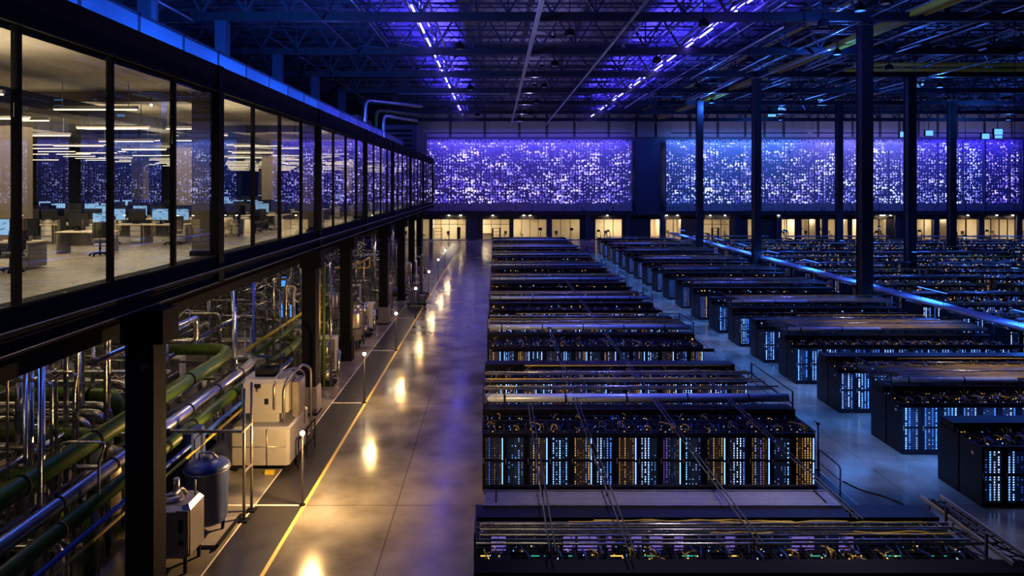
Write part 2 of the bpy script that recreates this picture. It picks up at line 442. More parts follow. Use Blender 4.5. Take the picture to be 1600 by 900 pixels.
# ground floor shop fronts: openings in a dark front with lit rooms behind
SD = 6.0   # room depth
WIN = [(630,640,'l'),(641,653,'l'),(656,671,'l'),(676,728,'g'),(754,796,'k'),(802,854,'l'),(861,906,'l'),(930,972,'e'),(1016,1031,'d'),(1040,1064,'l'),(1099,1140,'k'),(1168,1177,'l'),
       (1216,1242,'e'),(1252,1275,'l'),(1281,1305,'e'),(1317,1325,'l'),(1331,1342,'l'),(1361,1385,'e'),(1412,1417,'l'),(1432,1456,'e'),(1464,1482,'e'),(1492,1527,'e'),(1535,1587,'e'),(1591,1612,'l')]
zt = 4.35
def wx(px): return (px-775.0)*YF/F
edges = [XL]
fw = MB()
for a, c, t in WIN: edges += [wx(a), wx(c)]
edges.append(XR)
for i in range(0, len(edges), 2):
    fw.box(edges[i], edges[i+1], YF-.15, YF+.15, 0, 4.75)
tag(fw.box(XL, XR, YF-.15, YF+.15, zt, 4.75).build('wall_shopfront', M['dark_wall']), kind='structure')
tag(MB().box(XL, XR, YF-1.5, YF-.15, 5.2, 5.9).build('trim_1', M['dark_wall']), kind='structure')
tag(MB().box(XL, XR, YF-.2, YF-.16, 0, .18).build('baseboard_back', M['paintwhite']), kind='structure')
tag(MB().box(XL, XR, YF+SD, YF+SD+.3, 0, 4.75).build('wall_shop_rear', M['cream_wall']), kind='structure')
tag(MB().box(XL, XR, YF+.1, YF+SD+.3, 4.75, 5.0).build('ceiling_shops', M['cream_wall']), kind='structure')
tag(MB().box(XL, XR, YF+.1, YF+SD+.3, -.3, 0.0).build('floor_shops', M['office_floor']), kind='structure')
nw = 0
for a, c, t in WIN:
    nw += 1
    x0, x1 = wx(a), wx(c)
    w = tag(empty('window_%d' % nw, (x0, YF, 0)), kind='structure')
    W = x1-x0
    f = MB(); f.box(0, W, -.1, .1, zt-.12, zt); f.box(0, W, -.1, .1, 0, .12)
    nm = max(1, int(round(W/1.9)))
    for i in range(nm+1):
        xx = i*W/nm; f.box(max(0, xx-.05), min(W, xx+.05), -.1, .1, 0, zt)
    if t in 'gk': f.box(0, W, -.08, .08, 3.2, 3.28)
    f.build('window_frame', M['blackpaint'], w)
    MB().box(0, W, -.01, .01, .1, zt-.1).build('pane', M['glass'], w)
# partitions between rooms
for j, px in enumerate((674, 733, 799, 858, 918, 980, 1034, 1070, 1150, 1205, 1247, 1278, 1328, 1350, 1400, 1425, 1460, 1487, 1530, 1589)):
    tag(MB().box(wx(px)-.12, wx(px)+.12, YF+.15, YF+SD, 0, 4.75).build('partition_wall', M['cream_wall']), kind='structure')
# fronts' columns and downlights
dl = MB().lathe(0, 0, [(.22,-.10),(.26,-.02),(.26,0)], 10).build('housing', M['blackpaint'], None)
t = empty('soffit_downlight'); dl.parent = t
MB().lathe(0, 0, [(.2,-.14),(.2,-.11)], 10).build('lens', M['warmbulb'], t)
P_dl = Proto(t)
for i, px in enumerate((702, 720, 770, 828, 818, 948, 1040, 1057, 1108, 1131, 1214, 1378, 1373, 1388, 1553, 1578, 1508)):
    P_dl.place((wx(px), YF-.8, 5.2), 0, 'warm downlight in the dark soffit, %s along the shop fronts' % ordn(i), 'downlight', 'soffit downlights')
for i, px in enumerate((657, 734, 742, 858, 918, 980, 1034, 1150, 1215, 1287, 1400, 1460, 1530, 1589)):
    o = MB().box(wx(px)-.55, wx(px)+.55, YF-.75, YF-.2, 0, 5.2).build('shopfront_column', M['bluesteel'])
    tag(o, 'dark column between shop windows, %s counted from the mezzanine' % ordn(i), 'column', 'shopfront columns', 'thing')
# lights of the shops
for i in range(19):
    x = wx(645) + i*(wx(1600)-wx(645))/18
    t = empty('shop_ceiling_light', (x, YF+2.6, 4.75)); tag(t, 'warm ceiling light inside the lit shops, %s along the front' % ordn(i), 'ceiling light', 'shop ceiling lights')
    MB().box(-1.4, 1.4, -.12, .12, -.12, 0).build('housing', M['white'], t)
    MB().box(-1.35, 1.35, -.1, .1, -.16, -.121).build('diffuser', M['warm'], t)
    lit('shop_light', 'AREA', (0, 0, -.2), (60, 150, 170, 40, 150)[(i*7) % 5] * 5.0, (1.0,.80,.54), 3.0, 1.5, parent=t)

PARTS_X = [wx(p) for p in (674, 733, 799, 858, 918, 980, 1034, 1070, 1150, 1205, 1247, 1278, 1328, 1350, 1400, 1425, 1460, 1487, 1530, 1589)]
# silhouettes inside the shops: stools, machines, tables, shelves
def shop_item(kind):
    if kind == 'exercise_machine':
        t = empty(kind)
        MB().box(-.5,.5,-.9,.9,.1,.3).build('deck', M['blackpaint'], t)
        MB().bar((-.4,.7,.3),(-.4,.95,1.5),.1).bar((.4,.7,.3),(.4,.95,1.5),.1).bar((-.45,.95,1.5),(.45,.95,1.5),.14).build('handrail_frame', M['blackpaint'], t)
        MB().cbox(0,.98,1.7,.6,.1,.4).build('console', M['blackpaint'], t)
    elif kind == 'swivel_stool':
        t = empty(kind)
        MB().lathe(0,0,[(.35,0),(.3,.06),(.05,.1),(.05,.9)],10).build('pedestal', M['blackpaint'], t)
        MB().lathe(0,0,[(.32,.9),(.36,.98),(.3,1.05)],10).build('seat', M['fabric'], t)
        MB().cbox(0,.3,1.45,.6,.08,.6).bar((0,.3,.95),(0,.3,1.2),.08).build('backrest', M['fabric'], t)
    elif kind == 'counter':
        t = empty(kind)
        MB().box(-1.3,1.3,-.35,.35,0,1.1).build('cabinet', M['desk'], t)
        MB().box(-1.4,1.4,-.42,.42,1.1,1.18).build('worktop', M['blackpaint'], t)
    elif kind == 'shelf_unit':
        t = empty(kind)
        q = MB().box(-.9,-.82,-.25,.25,0,2.4).box(.82,.9,-.25,.25,0,2.4)
        q.build('side_frame', M['blackpaint'], t)
        q = MB()
        for z in (.2,.9,1.6,2.3): q.box(-.82,.82,-.25,.25,z,z+.06)
        q.build('shelves', M['blackpaint'], t)
    else:
        t = empty(kind)
        MB().lathe(0,0,[(.4,0),(.36,.05),(.05,.08),(.05,1.9)],10).build('stand', M['blackpaint'], t)
        MB().lathe(0,0,[(.2,1.85),(.42,2.0),(.3,2.4)],10).build('lamp_shade', M['blackpaint'], t)
    return Proto(t)
desc = {'exercise_machine':'black exercise machine','swivel_stool':'black swivel chair','counter':'wooden counter with a black top','shelf_unit':'black open shelf unit','standing_lamp':'black standing lamp'}
PI_ = {k: shop_item(k) for k in desc}
cnt = {k: 0 for k in desc}
spots = []
for a, c, t in WIN:
    W = c-a
    if W < 10: continue
    n_ = {'g':3,'k':3,'l':1 if W < 20 else 2,'e':2 if W < 26 else 4,'d':1}[t]
    for i in range(n_):
        px = a + W*(i+.5+R.uniform(-.15,.15))/n_
        kd = {'g':['shelf_unit','swivel_stool'],'k':['counter','shelf_unit','swivel_stool'],'l':['swivel_stool','standing_lamp','shelf_unit'],'e':['exercise_machine','swivel_stool','exercise_machine','standing_lamp'],'d':['swivel_stool']}[t]
        spots.append((px, kd[i % len(kd)]))
for px, kd in spots:
    y = YF + R.uniform(1.3, 3.6); xw = (px-775)*y/F
    for pp in PARTS_X:
        if abs(xw-pp) < 1.1: xw = pp+1.15
    PI_[kd].place((xw, y, 0), R.choice([0, .5, -.6, 3.0, 1.5]), '%s in the lit shops, %s counting from the mezzanine' % (desc[kd], ordn(cnt[kd])), desc[kd].split()[1] if 0 else {'exercise_machine':'exercise machine','swivel_stool':'chair','counter':'counter','shelf_unit':'shelf','standing_lamp':'lamp'}[kd], 'shop furnishings')
    cnt[kd] += 1

# ------------------------------------------------------------------ floor markings
def stripe(x0, x1, y0, y1, mat, label, cat='floor marking', z=.006, name='floor_stripe', grp=None):
    return tag(MB().box(x0, x1, y0, y1, 0.0, z).build(name, mat), label, cat, grp, 'structure' if 0 else 'thing')
stripe(-8.35, -6.72, 8, 132, M['mat'], 'long dark coated band running along the wide concrete walkway', 'floor band', .004, 'dark_floor_band')
stripe(-6.72, -6.60, 8, 132, M['paintyellow'], 'yellow painted line along the edge of the dark floor band', grp='walkway lines')
stripe(-8.40, -8.35, 8, 132, M['paintwhite'], 'thin pale line on the machine side of the dark floor band', grp='walkway lines')
stripe(11.75, 12.55, 15, 118, M['mat'], 'dark coated band beside the bright aisle between the rack blocks', 'floor band', .004, 'dark_floor_band')
stripe(12.55, 12.60, 15, 118, M['paintwhite'], 'thin pale line along the bright aisle between the rack blocks')
POSTY = [23.7, 34.85, 45.9, 57.1, 68.2, 79.3, 90.4]
for i, y in enumerate(POSTY):
    stripe(-8.35 if i else -9.9, -6.7, y-.05, y+.05, M['paintwhite'], 'white cross line on the dark floor band at the %s lamp post' % ordn(i), z=.009, grp='white cross lines')
# lamp posts
t = empty('lamp_post')
MB().lathe(0,0,[(.11,0),(.11,.03),(.035,.05),(.028,2.38)],10).build('pole', M['blackpaint'], t)
MB().lathe(0,0,[(.035,2.36),(.055,2.39),(.055,2.42)],10).build('socket', M['blackpaint'], t)
MB().lathe(0,0,[(.04,2.42),(.085,2.47),(.085,2.52),(.04,2.57)],12).build('bulb', M['warmbulb'], t)
P_post = Proto(t)
for i, y in enumerate(POSTY):
    lit('post_light', 'POINT', (-6.35, y-.16, 2.45), (1600, 560, 300, 170, 140, 120, 120)[i], (1.0,.58,.20), radius=.06)
    P_post.place((-6.72, y, .009), 0, 'slim black post with a warm bulb, %s along the yellow line' % ordn(i), 'lamp post', 'lamp posts on the walkway')

# ------------------------------------------------------------------ roof structure
TY = [37.2, 49.9, 62.6, 75.6, 88.6, 101.6, 114.6, 127.6]
TX0, TX1 = -37.5, 113.5
t = empty('roof_truss')
MB().box(TX0, TX1, -.22, .22, 23.1, 23.75).build('bottom_chord', M['trussd'], t)
MB().box(TX0, TX1, -.2, .2, 26.3, 26.7).build('top_chord', M['trussd'], t)
q = MB(); x = TX0; i = 0
while x < TX1-3:
    q.bar((x,0,23.7),(x+1.6,0,26.35),.16); q.bar((x+1.6,0,26.35),(x+3.2,0,23.7),.16)
    x += 3.2
x = TX0
while x < TX1: q.bar((x,0,23.7),(x,0,26.4),.12); x += 6.4
q.build('lacing', M['trussm'], t)
P_tr = Proto(t)
for i, y in enumerate(TY):
    P_tr.place((0, y, 0), 0, 'dark steel roof truss spanning the hall, %s counting away from the camera' % ordn(i), 'roof truss', 'roof trusses')
# lighter secondary joists
t = empty('roof_joist')
q = MB().box(TX0, TX1, -.07, .07, 26.0, 26.2); q.box(TX0, TX1, -.07, .07, 24.9, 25.0)
q.build('chords', M['trussm'], t)
q = MB(); x = TX0
while x < TX1-2: q.bar((x,0,25),(x+1,0,26),.06); q.bar((x+1,0,26),(x+2,0,25),.06); x += 2
q.build('lacing', M['trussm'], t)
P_j = Proto(t); k = 0
for a, c in zip(TY[:-1], TY[1:]):
    for f_ in (.25,.5,.75):
        P_j.place((0, a+(c-a)*f_, 0), 0, 'slender laced roof joist, %s counting away from the camera' % ordn(k), 'roof joist', 'roof joists'); k += 1
# purlins along the hall
for i in range(31):
    x = -36 + i*4.9
    o = MB().box(x-.12, x+.12, 20, YF-.4, 26.75, 27.1).build('roof_purlin', M['trussm'])
    tag(o, 'steel purlin under the roof deck, %s from the office side' % ordn(i), 'purlin', 'roof purlins')
# long ceiling runs (angle from the vanishing point gives X at z)
def run(px, dy, zc, mat, r, name, label, cat, y0=28, y1=134):
    # px: where the line leaves the top edge of the frame
    x = (px-775.0)/290.0*(zc-H)
    if r > .1 and mat is M['white']:
        for k in range(8):
            t = empty('added_uplight_bowl', (x+1.4, 40+k*12.5, 22.6)); tag(t, 'small added bowl uplight under the pale ceiling rail, %s going away' % ordn(k), 'uplight', 'bowl uplights')  # bowls added to brighten the roof deck between trusses
            MB().lathe(0,0,[(.05,-.2),(.25,-.05),(.27,0)],10).bar((0,0,-.1),(0,0,.4),.04).build('bowl', M['blackpaint'], t)
            lit('uplight', 'SPOT', (0,0,.06), 700, (.42,.34,1.0), rot=(math.pi,0,0), radius=.1, parent=t).data.spot_size = 2.8
    o = MB().bar((x, y0, zc), (x, y1, zc), r*2, r*2).build(name, mat)
    return tag(o, label, cat)
run(847, 0, 23.0, M['white'], .14, 'ceiling_rail', 'pale rail running straight down the hall under the trusses', 'rail')
run(962+50, 0, 23.0, M['ductm'], .08, 'ceiling_rail', 'thin pale conduit running down the hall beside the pale rail', 'conduit')
# violet linear lights
def line_lights(x, z, label, grp):
    y = 33; k = 0
    while y < 128:
        t = empty('linear_light', (x, y, z)); tag(t, '%s, %s counting away from the camera' % (label, ordn(k)), 'linear light', grp)
        MB().box(-.13,.13,0,3.6,.0,.12).build('housing', M['ductm'], t)
        MB().box(-.045,.045,.08,3.52,-.05,-.001).build('tube', M['strip_violet'], t)
        MB().tube([(0,.6,.12),(0,.6,26.6-z)],.02,4).tube([(0,3.0,.12),(0,3.0,26.6-z)],.02,4).build('hangers', M['trussm'], t)
        lit('tube_light', 'AREA', (0,1.8,-.08), 60, (.10,.06,1.0), .25, 3.4, parent=t)
        lit('tube_uplight', 'SPOT', (.35,1.8,.1), 3000, (.06,.04,1.0), rot=(math.pi,0,0), radius=.06, parent=t).data.spot_size = 3.0
        y += 5.6; k += 1
line_lights(-6.2, 24.3, 'violet linear light in the roof above the walkway', 'violet lights over the walkway')
line_lights(17.6, 23.9, 'violet linear light in the roof above the bright aisle', 'violet lights over the aisle')
for i, px in enumerate((633, 668, 655)):
    run(px, 0, 24.6, M['ductm'], .09, 'roof_conduit', 'pale conduit beside the violet lights above the walkway, %s of three' % ordn(i), 'conduit')
for i, px in enumerate((1160, 1205, 1145)):
    run(px, 0, 24.3, M['ductm'], .09, 'roof_conduit', 'pale conduit beside the violet lights above the aisle, %s of three' % ordn(i), 'conduit')
for i, (px, z, r) in enumerate(((1478, 23.6, .2), (1500, 23.6, .13), (1340, 25, .1))):
    run(px, 0, z, M['yellow'], r, 'yellow_roof_pipe', ('thick yellow pipe', 'thinner yellow pipe', 'thin lone yellow pipe')[i]+' running down the hall under the roof', 'pipe')
for i, (y, z) in enumerate(((70.5, 23.6), (72.5, 23.4))):
    o = MB().tube([(37, y, z), (112, y, z)], .22, 8).build('yellow_roof_pipe', M['yellow']); tag(o, ('upper','lower')[i]+' yellow pipe crossing the hall near the tall columns', 'pipe')
# a mass of blue-lit services over the rack blocks
P_ = []
for i in range(84):
    zc = R.uniform(23.0, 26.0); px = R.uniform(950, 1980) if i % 4 else R.uniform(-200, 640)
    x = (px-775.0)/290.0*(zc-H)
    if x > 110: x = R.uniform(40, 105)
    y0 = R.uniform(28, 84); y1 = min(132, y0 + R.uniform(15, 50)); r = R.uniform(.035, .11)
    dx = R.choice([0, 0, 0, -3, 3, -1.2, 1.2]); ym = (y0+y1)/2
    pts = [(x, y0, zc), (x, ym, zc), (x+dx, ym+.6, zc+R.uniform(-.5,.5)), (x+dx, y1, zc)]
    if dx == 0: pts = [(x,y0,zc),(x,y1,zc)]
    o = MB().tube(pts, r, 6, .3).build('roof_service_pipe', M['ductm'] if i % 3 else M['trussm'])
    o['n'] = 0; P_.append((x, y0, o, r))
    del o['n']
P_.sort(key=lambda a: a[0])
for i, (x, y0, o, r) in enumerate(P_):
    tag(o, '%s steel pipe under the roof, %s counting from the office side' % ('slim' if r < .07 else 'stout', ordn(i) if i < 69 else 'number '+str(i+1)), 'pipe', 'service pipes under the roof')
for i in range(26):
    x0 = R.uniform(14, 80); y = R.uniform(52, 122); z = R.uniform(23.6, 25.4); L = R.uniform(5, 18)
    dz = R.choice([0, -.8, .8, 1.4])
    pts = [(x0, y, z), (x0+L*.4, y, z), (x0+L*.4+.5, y, z+dz), (x0+L, y, z+dz)]
    o = MB().tube(pts, R.uniform(.04,.09), 6, .25).build('cross_pipe', M['ductm'])
    tag(o, 'crosswise steel pipe with a jog under the roof, drawn %s in the service layer' % ordn(i), 'pipe', 'crosswise pipes under the roof')
    o['label'] = 'crosswise jogged pipe under the roof above the rack blocks, %s of them' % ordn(i)
# cyan and green risers over the mezzanine
for i, (px0, px1, py, mt, zt_) in enumerate(((571, 648, 157, 'cyan', 0), (588, 652, 173, 'green', 0), (599, 640, 181, 'cyan', 0))):
    D = 66.0
    o = MB().tube([(X(px1, D), D+6, Z(py, D)+.1), (X(px0, D), D, Z(py, D)), (X(px0, D), D, 14.7)], .16, 8, .6).build('riser_pipe', M['green'] if mt == 'green' else M['ductm'])
    tag(o, ('outer pale pipe bending down onto the mezzanine roof', 'green pipe bending down onto the mezzanine roof', 'inner pale pipe bending down onto the mezzanine roof')[i], 'pipe')
# blue floodlights fixed high on the far side
t = empty('floodlight')
MB().box(-.8,.8,0,.4,-.6,.6).bar((0,.2,.6),(0,.2,2.6),.1).build('housing', M['blackpaint'], t)
MB().box(-.7,.7,-.06,-.001,-.5,.5).build('lens', M['cool'], t)
P_fl = Proto(t)
for i, (px, py, D) in enumerate(((1436,131,100),(1284,160,110),(1565,114,92),(1206,178,124),(1222,172,124),(1412,210,130),(1452,208,132),(1540,213,132),(1560,212,132),(1560,206,120),(1345,172,122),(1255,158,128))):
    P_fl.place((X(px, D), D, Z(py, D)), 0, 'cold blue floodlight high in the roof steel, %s of twelve across the hall' % ordn(i), 'floodlight', 'blue floodlights')
for i, (x, y, e) in enumerate(((30, 60, 900), (52, 80, 1200), (75, 95, 1500), (30, 95, 1000), (90, 120, 1500), (50, 120, 1200), (24, 45, 600))):  # high bays added to throw blue light on the roof pipes
    t = empty('added_high_bay', (x, y, 22.9)); tag(t, 'added dim blue high bay lamp above the rack blocks, %s of seven' % ordn(i), 'high bay lamp', 'high bay lamps')
    MB().lathe(0,0,[(.35,-.3),(.3,.0),(.08,.3),(.03,.35),(.03,3.2)],10).build('shade', M['blackpaint'], t)
    MB().lathe(0,0,[(.28,-.27),(.28,-.255)],10).build('lens', M['dimlens'], t)
    lit('high_bay_fill', 'POINT', (0,0,-.6), e*1.7, (.03,.16,1.0), radius=.12, parent=t)

# tall columns
def col(x, y, w, z1, label, mat='columnm', z0=0.0, name='steel_column'):
    q = MB()
    q.box(x-w/2, x+w/2, y-w/2, y-w/2+.06, z0, z1).box(x-w/2, x+w/2, y+w/2-.06, y+w/2, z0, z1).box(x-w*.42, x+w*.42, y-w/2+.06, y+w/2-.06, z0, z1)
    t = empty(name, (0,0,0)); tag(t, label, 'column', kind='thing')
    q.build('shaft', M[mat], t)
    MB().box(x-w*.75, x+w*.75, y-w*.75, y+w*.75, z0, z0+.06).build('base_plate', M['blackpaint'], t)
    return t
for i, (px, D, w) in enumerate(((1351, 51.5, .86), (1182, 76.5, .82), (1093, 97, .85), (1422, 75.6, .92), (1311, 101.6, .85), (1487, 99, .9))):
    col(X(px, D), D, w, 23.1, 'tall dark column among racks, ' + ('the stoutest, beside the bright overhead duct','rising before the wide screen near its start','slimmest, at the start of the wide screen','stout one in the violet stretch of the wide screen','slim one directly left of the stoutest','slim one before the violet end of the wide screen')[i])
for i, y in enumerate((39.2, 49.9, 62.6, 75.6, 88.6)):
    col(-20, y, .8, 23.1, 'tall blue-lit column rising from the mezzanine roof, %s counting away' % ordn(i), z0=14.92, mat='bluesteel')
# ------------------------------------------------------------------ mezzanine
MX = -9.0; MZ = 8.85; MC = 14.1; MEND = 98.0; MSTART = 2.0
tag(MB().box(XL, MX-.35, MSTART, MEND, MZ-.35, MZ).build('floor_mezzanine', M['office_floor']), kind='structure')
tag(MB().box(XL, MX-.35, MSTART, MEND, MC, MC+.35).build('ceiling_mezzanine', M['office_ceiling']), kind='structure')
tag(MB().box(XL, MX-.3, MSTART, MEND, MC+.35, MC+.82).build('roof_mezzanine', M['dark_wall']), kind='structure')
q = MB().box(MX-.35, MX+.08, MSTART, MEND, MC, MC+.86).box(MX-.4, MX+.16, MSTART, MEND, MC+.0, MC+.06)
tag(q.build('trim_2', M['blackpaint']), kind='structure')
q = MB().box(MX-.35, MX+.05, MSTART, MEND, MZ-.42, MZ+.02).box(MX-.45, MX+.2, MSTART, MEND, MZ-.50, MZ-.42)
tag(q.build('trim_3', M['blackpaint']), kind='structure')
q = MB().box(MX-.5, MX+.02, MSTART, MEND, MZ-.85, MZ-.5).box(MX-.62, MX+.12, MSTART, MEND, MZ-.90, MZ-.85)
tag(q.build('trim_4', M['blackpaint']), kind='structure')
tag(MB().box(MX-1.25, MX-.85, MSTART, MEND, MZ-1.69, MZ-1.37).build('trim_5', M['blackpaint']), kind='structure')
tag(MB().box(XL, MX, MEND, MEND+.3, MZ-.85, MC+.86).build('wall_mezzanine_end', M['bluesteel']), kind='structure')
# pale strips painting the thin highlight lines along the ledges
for z, n_ in ((MZ-.41, 6), (MZ-.84, 7)):
    tag(MB().box(MX+.13, MX+.2 if n_ == 6 else MX+.14, MSTART, MEND, z, z+.02).build('trim_%d' % n_, M['alu']), kind='structure')
# columns of the office front and mullions
colY = [9.7+12.45*k for k in range(8)]
colY = [y for y in colY if y < MEND]
for i, y in enumerate(colY):
    t = empty('facade_column'); tag(t, 'brown painted column behind the office glazing, %s counting away from the camera' % ordn(i), 'column', 'office front columns', 'thing')
    MB().box(MX-.75, MX-.18, y-.28, y+.28, MZ, MC).build('shaft', M['officecol'], t)
    MB().box(MX-.8, MX-.13, y-.33, y+.33, MZ, MZ+.15).build('base_trim', M['blackpaint'], t)
    o = MB().box(MX-.1, MX+.14, y-.3, y+.1, MZ-.85, MC+.86).build('facade_fin', M['blackpaint']); tag(o, 'black steel fin outside the office glazing, %s counting away from the camera' % ordn(i), 'facade fin', 'office front fins', 'thing')
panes = []
y = colY[0]-9.3; seq = []
yy = MSTART+.5
marks = sorted([c+3.11*k for c in colY for k in range(4) if c+3.11*k < MEND] + [6.6, 3.5])
for i, y in enumerate(marks[:-1]):
    y2 = marks[i+1]
    w = tag(empty('window_%d' % (nw+1+i), (MX, y, MZ)), kind='structure')
    MB().box(-.06,.06,-.07,.07,0,MC-MZ).build('mullion', M['blackpaint'], w)
    MB().box(-.006,.006,.07,y2-y-.07,.02,MC-MZ).build('pane', M['glass'], w)
# support columns under the mezzanine
for i, (px, D) in enumerate(((228, 17.6), (485, 33.4), (541, 43.6), (600, 55.0), (627, 66.5), (643, 79), (655, 90))):
    w = .68 if i else .72
    x = X(px, D); t = empty('support_column'); tag(t, 'thick black steel column carrying the mezzanine, %s counting away from the camera' % ordn(i), 'column', 'mezzanine support columns', 'thing')
    q = MB().bbox(x-w/2, x+w/2, D-w/2, D+w/2, 0, 7.1, .03)
    q.build('shaft', M['blackpaint'], t)
    MB().box(x-w*.6, x+w*.9, D-w*.6, D+w*.6, 7.1, 7.95).build('head_bracket', M['blackpaint'], t)
    MB().box(x-w*.65, x+w*.65, D-w*.65, D+w*.65, 0, .1).build('base_plate', M['blackpaint'], t)
    if i in (1, 2, 3):
        MB().bbox(x-w*.62, x+w*.62, D-w*.62, D+w*.62, .1, 1.35, .03).build('concrete_collar', M['concrete_wall'] if i != 2 else M['blackpaint'], t)
    if i == 0:
        q = MB(); yb = D-w/2-.004
        # the worn painted mark on the shaft near its top
        for a_, b_ in (((.06,6.42),(.04,6.56)),((.04,6.56),(.10,6.6)),((.10,6.6),(.11,6.45)),((.13,6.48),(.14,6.58)),((.16,6.5),(.20,6.57)),((.2,6.57),(.19,6.48)),((.23,6.52),(.26,6.58))):
            q.bar((x+a_[0], yb, a_[1]), (x+b_[0], yb, b_[1]), .014, .006)
        q.build('painted_mark', M['paintwhite'], t)
# railing and lit parapet on the mezzanine roof
for i in range(22):
    y = 15 + i*3.0
    t = empty('roof_balustrade', (-11.0, y, MC+.82)); tag(t, 'blue-lit glass balustrade bay on the mezzanine roof, %s counting away from the camera' % ordn(i), 'balustrade', 'roof balustrade')
    MB().box(-.02,.02,.05,2.9,.05,1.4).build('glass_panel', M['railglass'], t)
    MB().box(-.04,.04,-.05,.05,0,1.5).build('post', M['bluesteel'], t)
    MB().box(-.04,.04,-.05,3.0,1.42,1.5).build('handrail', M['bluesteel'], t)
for i, (x, y, e) in enumerate(((-16,17,3000),(-16.5,28,9000),(-16.5,40,7000),(-16,50,1200),(-16,66,900),(-15,80,800))):
    t = empty('roof_floodlight', (x, y, MC+.82)); tag(t, 'blue floodlight standing on the mezzanine roof, %s counting away from the camera' % ordn(i), 'floodlight', 'mezzanine roof floodlights')
    MB().tube([(0,0,0),(0,0,1.0)],.05,6).lathe(0,0,[(.2,0),(.2,.04)],8).build('stand', M['blackpaint'], t)
    MB().lathe(0,0,[(.16,1.0),(.24,1.15),(.24,1.2)],10).build('lamp_head', M['blackpaint'], t)
    MB().lathe(0,0,[(.2,1.21),(.2,1.24)],10).build('lens', M['strip_blue'], t)
    lit('flood', 'POINT', (0,0,1.7), e, (.03,.20,1.0) if i < 3 else (.10,.12,1.0), radius=.12, parent=t)
for i in range(9):  # bars added to light the balustrade glass from outside
    y = 16 + i*6.0
    t = empty('added_edge_bar', (-9.85, y, MC+.82)); tag(t, 'added low blue light bar on the mezzanine roof edge, %s going away' % ordn(i), 'light bar', 'added roof edge light bars')
    MB().box(-.06,.06,-2.4,2.4,0,.1).build('housing', M['blackpaint'], t)
    MB().box(-.04,.04,-2.35,2.35,.101,.12).build('tube', M['strip_blue'], t)
    lit('edge_fill', 'AREA', (-.08,0,.16), 90 if i < 4 else 60, (.02,.17,1.0) if i < 5 else (.12,.08,1.0), .1, 4.6, rot=(0,math.radians(118),0), parent=t)
for i, (x0,x1,y0,y1,z1) in enumerate(((-19.3,-14.5,72,80,18.6),(-14.2,-9.8,84,97,18.6),(-24,-15,90,96.5,18.0))):
    t = empty('plant_enclosure'); tag(t, 'dark plant enclosure on the mezzanine roof, '+('the one before the others','largest, at the mezzanine end','set back behind the largest')[i], 'plant enclosure')
    MB().bbox(x0,x1,y0,y1,MC+.82,z1,.06).build('casing', M['dark_wall'], t)
    q = MB()
    for k in range(5): q.box(x0+.5, x1-.5, y0-.05, y0, MC+1.2+k*.6, MC+1.5+k*.6)
    q.build('louvres', M['blackpaint'], t)
tag(MB().box(-14, 2, 97.9, 98.2, 24.2, 24.4).build('catwalk_rail', M['ductm']), 'pale catwalk rail high above the mezzanine end', 'rail')

# ---------------- office interior
tag(MB().box(XL+.1, XL+.2, MSTART, MEND, MZ, MC).build('wall_office_rear', M['dark_wall']), kind='structure')
# ceiling joists and ducts
for i in range(7):
    y = 9.7+12.45*i
    tag(MB().box(XL, MX-.9, y-.35, y+.35, MC-.32, MC).build('ceiling_beam', M['officecol']), kind='structure')
for i in range(8):
    y = 16.3 + i*12.45 if i < 6 else 86 + (i-6)*5
    t = MB().tube([(-11.6-R.random(), y, 13.45), (-18, y+R.uniform(-.6,.6), 13.4), (-30, y+1, 13.4)], .14, 8, .5).build('ceiling_duct', M['blackpaint'])
    tag(t, 'slim dark duct under the office ceiling, %s counting away from the camera' % ordn(i), 'duct', 'office ceiling ducts')
for i, x in enumerate((-12.6, -17.2, -21.0)):
    o = MB().box(x-.45, x+.45, 8, 90, 13.15, 13.55).build('ventilation_duct', M['fabric'])
    tag(o, 'long dark ventilation duct inside the office, %s from the glazing' % ordn(i), 'duct')
t = empty('office_pendant')
MB().box(-1.15,1.15,-.05,.05,0,.09).build('housing', M['alu'], t)
MB().box(-1.12,1.12,-.04,.04,-.03,-.001).build('tube', M['office_tube'], t)
MB().tube([(-.9,0,.09),(-.9,0,.75)],.012,4).tube([(.9,0,.09),(.9,0,.75)],.012,4).build('cable', M['alu'], t)
P_ol = Proto(t)
rows = 0
y = 12.5
while y < 94:
    nn = 8
    for k in range(nn):
        if R.random() < .1 and y > 60: continue
        x = -11.0 - k*2.85 - (rows % 2)*1.5
        P_ol.place((x + R.uniform(-.2,.2), y, 13.2 - (.25 if (rows+k) % 3 == 0 else 0)), R.uniform(-.03,.03), 'linear pendant light, %s from the glazing in the %s row of the office' % (ordn(k), ordn(rows)), 'pendant light', 'office pendant lights')
    y += 3.1 + rows*.04; rows += 1
for i in range(8):  # unseen fills without fixtures, added for light on office floor and ceiling
    y = 9 + i*12
    lit('office_fill_down', 'AREA', (-16, y, 13.0), 850, (1.0,.78,.48), 10, 5)
    lit('office_fill_up', 'AREA', (-14, y+4, 12.9), 520, (1.0,.78,.48), 10, 4, rot=(math.pi,0,0))
# inner columns
k = 0
for y in (14.5, 22, 34.5, 47, 59.5, 72):
    for x in (-15.6, -24.5):
        o = MB().box(x-.4, x+.4, y-.4, y+.4, MZ, MC-.33 if y > 15 else MC-.02).build('interior_column', M['officecol'])
        tag(o, 'square brown column standing among the desks, %s of twelve in the office' % ordn(k), 'column', 'interior columns', 'thing'); k += 1

